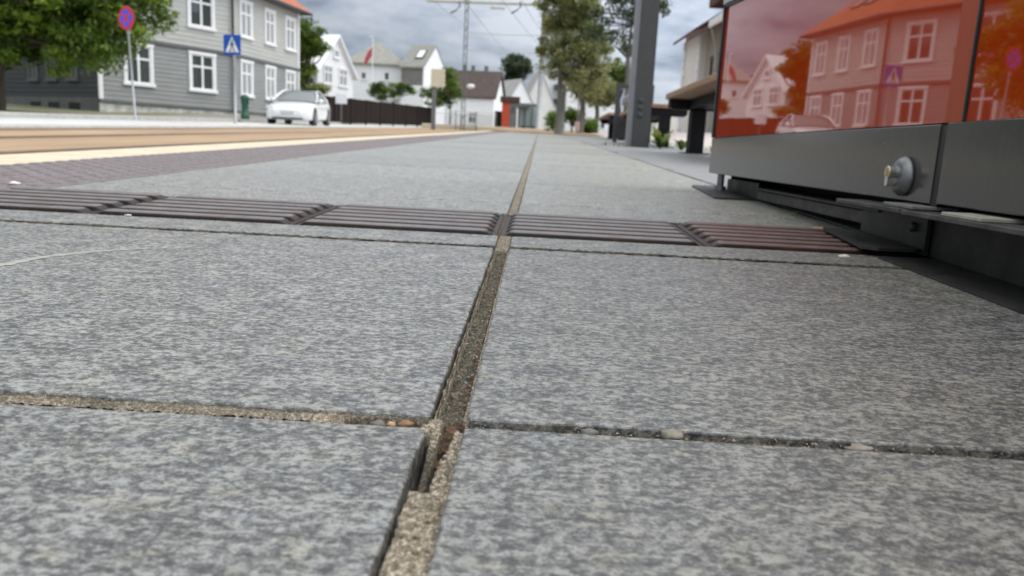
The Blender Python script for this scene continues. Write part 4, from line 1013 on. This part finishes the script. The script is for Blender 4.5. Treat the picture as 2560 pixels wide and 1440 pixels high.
# ---------------------------------------------------------------- fence, railing, street furniture
f0, f1 = at(790, 236, 45), at(1088, 270, 61)
fe = thing('board_fence', 'long dark brown board fence below the white houses', 'fence', V((f0.x, f0.y, gz(f0.x, f0.y, .1))))
mb = MB(); n = 26
for k in range(n):
    a, b = f0.lerp(f1, k / n), f0.lerp(f1, (k + .965) / n); zt = f0.z + (f1.z - f0.z) * (k // 3 * 3) / n
    M = wall_frame((a.x, a.y, 0), b - a); mb.bbox(0, (V((b.x, b.y, 0)) - V((a.x, a.y, 0))).length, -.02, .02, gz(a.x, a.y, -.1), zt, .008, 0, M)
part(mb, 'boards', M_FENCE, fe)
for k in range(0, n + 1, 3):
    a = f0.lerp(f1, k / n); mb = MB(); mb.bbox(a.x - .06, a.x + .06, a.y + .03, a.y + .13, gz(a.x, a.y, -.2), f0.z + (f1.z - f0.z) * k / n + .02, .01); part(mb, 'post', M_FENCE, fe)
fs = thing('notice_board', 'small white square board in front of the dark fence', 'sign', V(at(853, 250, 46)))
c = at(853, 247, 45.5); mb = MB(); mb.bbox(c.x - .33, c.x + .33, c.y - .02, c.y + .02, c.z - .28, c.z + .3, .01); part(mb, 'panel', M_SIGNW, fs)
mb = MB(); mb.box(c.x - .03, c.x + .03, c.y + .021, c.y + .07, gz(c.x, c.y, 0), c.z); part(mb, 'post', M_POLED, fs)
def railing(u0, y0, u1, y1, label):
    a = gp(u0, y0, -.12); b = gp(u1, y1, -.12); t = thing('railing', label, 'railing', a, 'grey mesh railings along the track')
    L = (b - a).length; d = (b - a).normalized(); mb = MB()
    for hgt in (1.0, .86): mb.tube([a + V((0, 0, hgt)), b + V((0, 0, hgt))], .022, 6)
    mb.tube([a + V((0, 0, .12)), b + V((0, 0, .12))], .018, 6); part(mb, 'rail', M_POLE, t)
    mb = MB()
    for k in range(int(L / .12)): p = a + d * (k * .12 + .06); mb.tube([p + V((0, 0, .12)), p + V((0, 0, .86))], .011, 4)
    part(mb, 'bars', M_MAST, t)
    n_ = int(L / 1.7) + 1
    for k in range(n_ + 1): p = a + d * (L * k / n_); mb = MB(); mb.tube([p - V((0, 0, .1)), p + V((0, 0, 1.02))], .035, 6); part(mb, 'post', M_POLED, t)
railing(1085, 44, 1240, 47, 'grey barred railing between the beige sign and the red machine')
def sign_pole(t, x, y_, z0, z1, r=.032, m=M_POLE): mb = MB(); mb.tube([(x, y_, z0), (x, y_, z1)], r, 10); return part(mb, 'pole', m, t, True)
# no-stopping sign
ps = at(318, 46, 21.4); b_ = at(338, 288, 21.4); zb = gz(b_.x, b_.y, -.07)
t = thing('no_stopping_sign', 'round blue sign with red ring and red cross on a leaning pole', 'road sign', V((b_.x, b_.y, zb)))
tilt = (V((ps.x, ps.y, ps.z)) - V((b_.x, b_.y, zb))).normalized()
mb = MB(); mb.tube([V((b_.x, b_.y, zb)) - tilt * .1, ps + tilt * .1], .03, 10); part(mb, 'pole', M_POLE, t, True)
S = Matrix.Translation(ps + V((0, -.045, 0))) @ Euler((math.pi / 2, rad(-4), rad(-24))).to_matrix().to_4x4()
mb = MB(); mb.lathe([(.30, -.012), (.312, 0), (.305, .006)], S, 40); part(mb, 'disc', M_RED, t)
mb = MB()                                            # four blue fields between ring and cross
for q in range(4):
    a0 = q * math.pi / 2 + math.pi / 4; pts = [(.055 * math.cos(a0 + math.pi / 4), .055 * math.sin(a0 + math.pi / 4))]
    for i in range(13):
        a = a0 + .16 + (math.pi / 2 - .32) * i / 12; pts.append((.222 * math.cos(a), .222 * math.sin(a)))
    mb.prism(pts, .007, .011, 0, S)
part(mb, 'blue_field', M_BLUE, t)
mb = MB(); mb.bbox(-.06, .06, -.40, -.34, -.05, -.01, .004, 0, S); part(mb, 'clamp', M_POLE, t)
# pedestrian crossing sign
ps = at(580, 112, 25.5); b_ = gp(584, 25.5, .0); t = thing('crossing_sign', 'square blue pedestrian crossing sign with white triangle on a pole', 'road sign', b_)
sign_pole(t, ps.x + .05, ps.y + .05, b_.z - .2, ps.z + .3, .05)
S = Matrix.Translation(ps) @ Euler((math.pi / 2, 0, rad(-14))).to_matrix().to_4x4()
mb = MB(); mb.bbox(-.315, .315, -.315, .315, -.015, 0, .006, 0, S); pn = part(mb, 'panel', M_BLUED, t)
mb = MB(); mb.prism([(-.25, -.235), (.25, -.235), (0, .26)], .001, .004, 0, S); part(mb, 'triangle', M_SIGNW, pn)
mb = MB()
def fig(poly): mb.prism(poly, .0045, .0075, 0, S)
fig([(.010 + .034 * math.cos(a * .628), .135 + .036 * math.sin(a * .628)) for a in range(10)])
fig([(-.025, .09), (.035, .09), (.045, -.03), (-.03, -.03)]); fig([(-.03, -.03), (.012, -.03), (-.055, -.21), (-.10, -.21)]); fig([(.005, -.03), (.045, -.03), (.105, -.20), (.065, -.21)])
fig([(-.025, .085), (-.012, .05), (-.085, -.04), (-.10, -.02)]); fig([(.03, .085), (.04, .055), (.10, .0), (.085, -.025)])
for k in range(4): fig([(-.20 + k * .105, -.232), (-.155 + k * .105, -.232), (-.148 + k * .105, -.205), (-.19 + k * .105, -.205)])
part(mb, 'walking_figure', M_SIGNK, pn)
# beige sign
ps = at(1095, 195, 38); b_ = gp(1083, 38, -.15); t = thing('beige_sign', 'pale beige square sign on a thick dark grey post', 'road sign', b_)
mb = MB(); mb.bbox(b_.x - .10, b_.x + .10, b_.y + .03, b_.y + .16, b_.z - .2, ps.z - .3, .01); mb.tube([(b_.x + .04, b_.y + .08, ps.z - .31), (b_.x + .04, b_.y + .08, ps.z + .42)], .04, 8); part(mb, 'post', M_POLED, t)
mb = MB(); mb.bbox(ps.x - .34, ps.x + .34, ps.y - .02, ps.y + .02, ps.z - .42, ps.z + .42, .01); part(mb, 'panel', M_SIGNB, t)
# pink-white small sign far along the platform
b_ = gp(1444, 30, 0); t = thing('small_sign', 'small pinkish sign plate low beside the hedge', 'sign', b_)
mb = MB(); mb.bbox(b_.x - .09, b_.x + .09, b_.y - .02, b_.y, b_.z + .10, b_.z + .46, .005); part(mb, 'panel', mat('pinkish_panel', (.58, .40, .42), .5), t)
mb = MB(); mb.tube([b_ - V((0, 0, .1)), b_ + V((0, 0, 1.9))], .025, 8); part(mb, 'pole', M_POLED, t)
# green bollard-like post
b_ = gp(613, 31.5, .02); zt_ = at(613, 236, 31.5).z; H_ = zt_ - b_.z
mb = MB(); mb.lathe([(.17, -.1), (.17, .10 * H_), (.135, .13 * H_), (.125, .55 * H_), (.15, .58 * H_), (.15, .80 * H_), (.165, .82 * H_), (.165, .86 * H_), (.14, .93 * H_), (.07, .99 * H_), (.02, H_)], Matrix.Translation(b_), 20)
single(mb, 'green_post', M_GREENP, 'dark green iron post with a domed top on the sidewalk', 'post', smooth=True)
# flagpole
b_ = gp(929, 64, .15); tp_ = at(931, 92, 64); t = thing('flagpole', 'thin white flagpole with a limp red pennant by the white house', 'flagpole', b_)
mb = MB(); mb.tube([b_ - V((0, 0, .1)), (b_.x, b_.y, tp_.z)], [.05, .03], 8); mb.tube([(b_.x, b_.y, tp_.z), (b_.x - .3, b_.y, tp_.z + .02)], .03, 6); part(mb, 'pole', M_SIGNW, t)
pts = [(931, 118), (921, 128), (914, 142), (909, 160), (914, 160), (922, 146), (931, 136)]; mb = MB(); q = [at(u, v, 64) for u, v in pts]
mb.add([p_ + V((0, -.02, 0)) for p_ in q] + [p_ + V((.05, .12, 0)) for p_ in q], [tuple(range(7)), tuple(reversed(range(7, 14)))] + [(i, (i + 1) % 7, 7 + (i + 1) % 7, 7 + i) for i in range(7)])
part(mb, 'pennant', mat('pennant_red', (.42, .07, .08), .7), t)
# overhead line gantry
yG = 46; mL, mR = gp(1157, yG, -.2), gp(1346, yG + 1, -.2); zB = at(1165, 5, yG).z
t = thing('line_gantry', 'tram line gantry with lattice mast, pale crossbeam and cross wires', 'gantry', mL)
mb = MB(); w_ = .10; zt_ = zB + 1.2
for dx in (-w_, w_):
    for dy in (-w_, w_): mb.tube([(mL.x + dx, mL.y + dy, mL.z - .2), (mL.x + dx * .8, mL.y + dy * .8, zt_)], .024, 5)
k = 0; z = mL.z
while z < zt_ - .5:
    s = 1 if k % 2 else -1
    for dy in (-w_, w_): mb.tube([(mL.x - s * w_, mL.y + dy, z), (mL.x + s * w_, mL.y + dy, z + .5)], .011, 4)
    for dx in (-w_, w_): mb.tube([(mL.x + dx, mL.y - s * w_, z), (mL.x + dx, mL.y + s * w_, z + .5)], .011, 4)
    z += .5; k += 1
part(mb, 'mast', M_MAST, t)
mb = MB(); mb.tube([mR - V((0, 0, .2)), (mR.x, mR.y, zt_)], [.16, .12], 10); part(mb, 'mast', M_POLE, t, True)
pa, pb_ = at(1066, 1, yG), at(1400, 13, yG + 1.2); mb = MB(); mb.tube([pa, pb_], .09, 8); part(mb, 'crossbeam', M_BEAM, t)
for (va, vb) in ((81, 90), (124, 135)): mb = MB(); mb.tube([at(1166, va, yG), at(1255, (va + vb) / 2 + 1.5, yG + .5), at(1392, vb, yG + 1)], .022, 5); part(mb, 'cross_wire', M_BEAM, t)
for us in (1148, 1300):
    mb = MB(); mb.tube([at(us, 4, yG), at(us + 2, 16, yG), at(us - 8, 26, yG), at(us - 22, 33, yG)], .05, 6); part(mb, 'wire_arm', M_MAST, t)
mb = MB(); mb.bbox(at(1226, 20, yG).x, at(1262, 20, yG).x, yG - .05, yG + .05, at(1240, 23, yG).z, at(1240, 18, yG).z, .01); mb.tube([at(1233, 5, yG), at(1233, 24, yG)], .03, 5); part(mb, 'insulator', M_BEAM, t)
lc = at(1177, 217, yG - .3); mb = MB(); mb.lathe([(.03, .16), (.20, .12), (.24, .02), (.20, -.07), (.08, -.11)][::-1], Matrix.Translation(lc), 16); lp = part(mb, 'lamp_head', M_SIGNW, t, True)
mb = MB(); mb.tube([lc + V((0, 0, .14)), (mL.x, mL.y, lc.z + .18)], .03, 6); part(mb, 'lamp_arm', M_POLED, t)
for (u0, v0, u1, v1, dy, lab) in ((1085, 2, 1160, 62, 0, 'thin overhead wire at left, running down to the lattice mast'), (1170, 12, 1262, 128, 0, 'thin overhead wire just right of the lattice mast'),
                                  (1262, 8, 1352, 118, 0, 'thin overhead wire meeting the pale mast low down'), (1308, 6, 1362, 90, 0, 'thin overhead wire nearest the pale tree')):
    a, b = at(u0 - (u1 - u0) * .3, v0 - (v1 - v0) * .3, 40), at(u1, v1, 68); mb = MB(); mb.tube([a, a.lerp(b, .5) - V((0, 0, .06)), b], .014, 5); single(mb, 'overhead_wire', M_WIRE, lab, 'wire', 'overhead tram wires')
# ticket machine, shelter
yT = 57; a, b = at(1253, 317, yT), at(1290, 317, yT); zb, zt_ = gz(a.x, a.y, -.25), at(1270, 256, yT).z
t = thing('ticket_machine', 'tall orange-red machine cabinet with a grey front beside the shelter', 'ticket machine', V(((a.x + b.x) / 2, yT, zb)))
mb = MB(); mb.bbox(a.x, b.x, yT, yT + .6, zb, zt_, .02); part(mb, 'cabinet', M_TICKET, t)
xm = a.x + (b.x - a.x) * .52; mb = MB(); mb.bbox(xm, b.x + .01, yT - .025, yT - .002, zb + .35, zt_ - .02, .008); part(mb, 'front_panel', M_POLED, t)
mb = MB(); mb.bbox(xm + .06, b.x - .14, yT - .035, yT - .026, zb + 1.35, zt_ - .3, .003); part(mb, 'screen', M_PANE, t)
mb = MB(); mb.bbox(a.x - .15, b.x + .2, yT - .2, yT + .8, zt_ + .003, zt_ + .42, .05); part(mb, 'canopy', M_TILEB, t)
t = thing('tram_shelter', 'dark flat-roofed tram shelter with glass walls right of the red machine', 'shelter', V((at(1318, 317, 60).x, 60, gz(0, 60, -.2))))
c0, c1 = at(1292, 258, 59), at(1348, 270, 64); zb = gz(0, 60, -.25)
mb = MB(); mb.add([(c0.x, 58.5, c0.z), (c0.x, 61, c0.z), (c1.x, 66, c1.z + .25), (c1.x, 63, c1.z + .25), (c0.x, 58.5, c0.z - .28), (c0.x, 61, c0.z - .28), (c1.x, 66, c1.z - .05), (c1.x, 63, c1.z - .05)], [(0, 3, 2, 1), (4, 5, 6, 7), (0, 1, 5, 4), (1, 2, 6, 5), (2, 3, 7, 6), (3, 0, 4, 7)]); part(mb, 'roof', M_GUT, t)
for u_ in (1296, 1312, 1330, 1345): p = at(u_, 300, 61); mb = MB(); mb.bbox(p.x - .06, p.x + .06, 61, 61.12, zb, c1.z - .02, .005); part(mb, 'post', M_POLED, t)
p0_, p1_ = at(1298, 300, 61), at(1344, 300, 61); mb = MB(); mb.box(p0_.x, p1_.x, 61.13, 61.16, zb + .15, c1.z - .1); part(mb, 'glass_wall', M_SHGLASS, t)
mb = MB(); mb.bbox(p0_.x + .1, p1_.x - .1, 60.3, 60.8, zb + .42, zb + .5, .01); mb.bbox(p0_.x + .3, p0_.x + .4, 60.4, 60.7, zb, zb + .42, .01); mb.bbox(p1_.x - .4, p1_.x - .3, 60.4, 60.7, zb, zb + .42, .01); part(mb, 'bench', M_COLUMN, t)
mb = MB(); q_ = at(1246, 300, 57); mb.bbox(q_.x - .28, q_.x + .22, 57.1, 57.6, gz(q_.x, 57, -.25), at(1246, 281, 57).z, .04); mb.bbox(q_.x - .31, q_.x + .25, 57.07, 57.63, at(1246, 281, 57).z + .002, at(1246, 278, 57).z, .02)
single(mb, 'litter_bin', M_FRAMEB, 'black box-shaped litter bin just left of the orange-red machine', 'bin')
# lantern
b_ = gp(1407, 26, 0); t = thing('street_lantern', 'street lantern with a pale round head in front of the pale tree', 'street lamp', b_); zl = at(1412, 195, 26).z
mb = MB(); mb.tube([b_ - V((0, 0, .1)), (b_.x, b_.y, zl - .2)], [.06, .045], 10); part(mb, 'post', M_POLED, t, True)
mb = MB(); mb.lathe([(.05, -.22), (.12, -.18), (.14, -.05), (.13, .12), (.09, .2), (.03, .24)], Matrix.Translation((b_.x + .02, b_.y, zl)), 16); part(mb, 'lamp_head', M_SIGNW, t, True)

# ---------------------------------------------------------------- the car
cp_ = PM @ V((-10.05, 33.4, -.203))
dirv = onp(760, 306, -.2)
ce_ = at(735, 310, 33.0); cpos = V((ce_.x + .25, ce_.y + .1, gz(ce_.x, ce_.y + .1, -.203)))
KM = Matrix.Translation(cpos) @ Euler((slope, 0, -yaw + rad(5))).to_matrix().to_4x4()
car = thing('parked_car', 'white hatchback car with black roof on the road, facing the camera', 'car', KM)
ST = [(-2.385, .52, .40, .575), (-2.36, .66, .33, .61), (-2.30, .78, .24, .66), (-2.12, .88, .20, .72), (-1.75, .92, .19, .80), (-1.30, .925, .19, .875), (-.85, .925, .19, .93), (0, .925, .20, .945), (.9, .93, .20, .97), (1.5, .935, .20, 1.0), (2.0, .91, .24, 1.02), (2.28, .84, .32, .98), (2.36, .74, .42, .90)]
def sect(y_, hw, zb_, zt_):
    h_ = zt_ - zb_; half = [(hw * .90, zb_), (hw * .985, zb_ + .10 * h_), (hw, zb_ + .38 * h_), (hw * .99, zb_ + .62 * h_), (hw * .955, zb_ + .85 * h_), (hw * .88, zb_ + .96 * h_), (hw * .5, zt_ + .018), (0, zt_ + .03)]
    return [(x, y_, z) for x, z in half] + [(-x, y_, z) for x, z in reversed(half[:-1])]
mb = MB(); secs = [sect(*s) for s in ST]; q = len(secs[0])
for s in secs: mb.v += [V(p) for p in s]
for i in range(len(secs) - 1):
    for k in range(q): mb.f.append([i * q + k, i * q + (k + 1) % q, (i + 1) * q + (k + 1) % q, (i + 1) * q + k]); mb.m.append(0)
mb.f.append(list(range(q))); mb.m.append(0); mb.f.append([(len(secs) - 1) * q + k for k in reversed(range(q))]); mb.m.append(0)
bo = part(mb.xf(KM), 'body', M_CAR, car, True)
for p in bo.data.polygons:
    if len(p.vertices) > 4: p.use_smooth = False
GR = [(-.98, .80, .955, .10), (-.45, .74, 1.22, .3), (-.05, .66, 1.385, .8), (.5, .63, 1.445, 1), (1.0, .63, 1.42, 1), (1.55, .62, 1.28, .8), (2.05, .60, 1.07, .2)]
mb = MB(); qs = []
for (y_, hw, zt_, _) in GR: qs.append([(.845, y_, .95), (hw + .10, y_, .95 + (zt_ - .95) * .45), (hw, y_, zt_ - .035), (hw * .6, y_, zt_), (0, y_, zt_ + .012), (-hw * .6, y_, zt_), (-hw, y_, zt_ - .035), (-hw - .10, y_, .95 + (zt_ - .95) * .45), (-.845, y_, .95)])
for s in qs: mb.v += [V(p) for p in s]
for i in range(len(qs) - 1):
    for k in range(8): mb.f.append([i * 9 + k, i * 9 + k + 1, (i + 1) * 9 + k + 1, (i + 1) * 9 + k]); mb.m.append(0)
mb.f.append(list(range(9))); mb.m.append(0); mb.f.append([len(qs) * 9 - 9 + k for k in reversed(range(9))]); mb.m.append(0)
part(mb.xf(KM), 'cabin_glass', M_CARG, car, True)
mb = MB()
for s in (-1, 1): mb.tube([(s * .87, -1.0, .94), (s * .80, -.45, 1.2), (s * .675, -.05, 1.375), (s * .65, .5, 1.43), (s * .65, 1.0, 1.405), (s * .66, 1.55, 1.265), (s * .72, 2.1, 1.03)], [.05, .045, .04, .03, .03, .04, .06], 8)
part(mb.xf(KM), 'pillar', M_CAR, car, True)
for s in (-1, 1):
    mb = MB(); mb.lathe([(.03, -.11), (.08, -.09), (.09, 0), (.075, .07), (.02, .1)], Matrix.Translation((s * .99, -.62, 1.0)) @ Euler((0, math.pi / 2, 0)).to_matrix().to_4x4(), 12); part(mb.xf(KM), 'mirror', M_CAR, car, True)
    mb = MB(); H = Matrix.Translation((s * .70, -2.235, .655)) @ Euler((rad(-35), 0, s * rad(32))).to_matrix().to_4x4(); mb.bbox(-.19, .19, -.05, .05, -.035, .045, .02, 0, H); part(mb.xf(KM), 'headlight', M_LAMPG, car)
    for y_ in (-1.47, 1.40):
        X = Matrix.Translation((s * .80, y_, .335)) @ Euler((0, s * math.pi / 2, 0)).to_matrix().to_4x4()
        mb = MB(); mb.lathe([(.385, .0), (.39, .128), (.345, .1285)], X, 28); part(mb.xf(KM), 'wheel_arch', M_CARB, car)
        mb = MB(); mb.lathe([(.30, -.1), (.335, -.06), (.338, .115), (.31, .142), (.235, .142)], X, 28); wh = part(mb.xf(KM), 'wheel', M_TYRE, car, True)
        mb = MB(); mb.lathe([(.232, .1425), (.20, .15), (.05, .146)], X, 20); part(mb.xf(KM), 'rim', M_RIM, wh)
mb = MB(); mb.bbox(-.60, .60, -2.368, -2.30, .225, .275, .01); part(mb.xf(KM), 'grille', M_CARB, car)
mb = MB(); mb.bbox(-.26, .26, -2.40, -2.386, .41, .52, .006); part(mb.xf(KM), 'number_plate', M_PLATE, car)

# ---------------------------------------------------------------- hills
hm = MB(); nx = 90; ny = 5
for j in range(ny):
    for i in range(nx + 1):
        a = rad(-75 + 110 * i / nx); d = 420 + 90 * j; x_, y_ = d * math.sin(a), d * math.cos(a)
        prof = 92 * math.exp(-((math.degrees(a) + 29) / 14.5) ** 2) + 26 + 6 * noise.noise(V((i * .23, 1, 0))) + 3 * noise.noise(V((i * .9, 4, 0)))
        hm.v.append(V((x_, y_, gz(x_, y_, -2) + prof * [0, .55, .85, 1, .9][j] * (1.0 if math.degrees(a) < -8 else .25))))
for j in range(ny - 1):
    for i in range(nx): k = j * (nx + 1) + i; hm.f.append([k, k + 1, k + nx + 2, k + nx + 1]); hm.m.append(0)
struct(hm, 'hills', M_HILL, None, True)

# ---------------------------------------------------------------- sky and sun
SUN_EL, SUN_AZ = rad(52), rad(72)             # azimuth from +Y towards +X
w = bpy.data.worlds.new('World'); sc.world = w; w.use_nodes = True; t = w.node_tree; t.nodes.clear()
class WN(NG):
    def __init__(s): s.t = t; s.n = t.nodes; s.b = None
wn = WN()
out = t.nodes.new('ShaderNodeOutputWorld'); bg = t.nodes.new('ShaderNodeBackground'); bg.inputs['Strength'].default_value = .1; t.links.new(bg.outputs[0], out.inputs[0])
sky = t.nodes.new('ShaderNodeTexSky'); sky.sky_type = 'NISHITA'; sky.sun_disc = False; sky.sun_elevation = SUN_EL; sky.sun_rotation = SUN_AZ
gen = wn.coord('Generated', (1, 1, 1)); sep = t.nodes.new('ShaderNodeSeparateXYZ'); t.links.new(gen, sep.inputs[0])
cv = wn.coord('Generated', (2.0, 2.0, 6.5), (0, rad(4), 0))
n1 = wn.noise(cv, 1.5, 6, .55, .4); n2 = wn.noise(cv, 4.5, 4, .6, .2)
cl = wn.math('ADD', wn.math('MULTIPLY', n1, .62), wn.math('MULTIPLY', n2, .38))
deck = wn.ramp(cl, [(.40, (2.0, 2.45, 3.4)), (.49, (4.4, 4.95, 6.0)), (.60, (6.9, 7.35, 8.1))])
# the cloud is thinner overhead and towards the sun
side = wn.math('ADD', wn.math('MULTIPLY', sep.outputs[0], .80), wn.math('ADD', wn.math('MULTIPLY', sep.outputs[2], 1.55), wn.math('MULTIPLY', sep.outputs[1], -.35)))
gain = wn.math('ADD', 1.05, wn.math('MULTIPLY', wn.math('MAXIMUM', side, -.33), 1.15))
deck = wn.mix(deck, (6.45, 6.6, 6.75), wn.math('MULTIPLY', wn.math('SUBTRACT', sep.outputs[2], .22), 1.9, True))
comb = t.nodes.new('ShaderNodeCombineXYZ')
for i in range(3): t.links.new(gain, comb.inputs[i])
vm = t.nodes.new('ShaderNodeVectorMath'); vm.operation = 'MULTIPLY'; t.links.new(deck, vm.inputs[0]); t.links.new(comb.outputs[0], vm.inputs[1])
fin = wn.mix(sky.outputs[0], vm.outputs[0], .88); t.links.new(fin, bg.inputs['Color'])
sun = bpy.data.lights.new('sun', 'SUN'); sun.energy = 1.3; sun.angle = rad(42); sun.color = (1, .95, .87)
so = bpy.data.objects.new('sun', sun); COL.objects.link(so)
sd_ = V((math.sin(SUN_AZ) * math.cos(SUN_EL), math.cos(SUN_AZ) * math.cos(SUN_EL), math.sin(SUN_EL))); so.rotation_euler = sd_.to_track_quat('Z', 'Y').to_euler(); so.location = (0, 0, 30)

# ---------------------------------------------------------------- camera
cam = bpy.data.cameras.new('camera'); cam.sensor_width = 36; cam.lens = FPX / 2560 * 36; cam.clip_start = .01; cam.clip_end = 3000
cam.dof.use_dof = True; cam.dof.focus_distance = .55; cam.dof.aperture_fstop = 12.0
co = bpy.data.objects.new('camera', cam); COL.objects.link(co); co.matrix_world = frame(RIGHT, UP, -FWD, EYEP); sc.camera = co
sc.view_settings.view_transform = 'Standard'; sc.view_settings.look = 'None'; sc.view_settings.gamma = 1; sc.view_settings.exposure = .25
try: sc.cycles.use_denoising = True
except Exception: pass
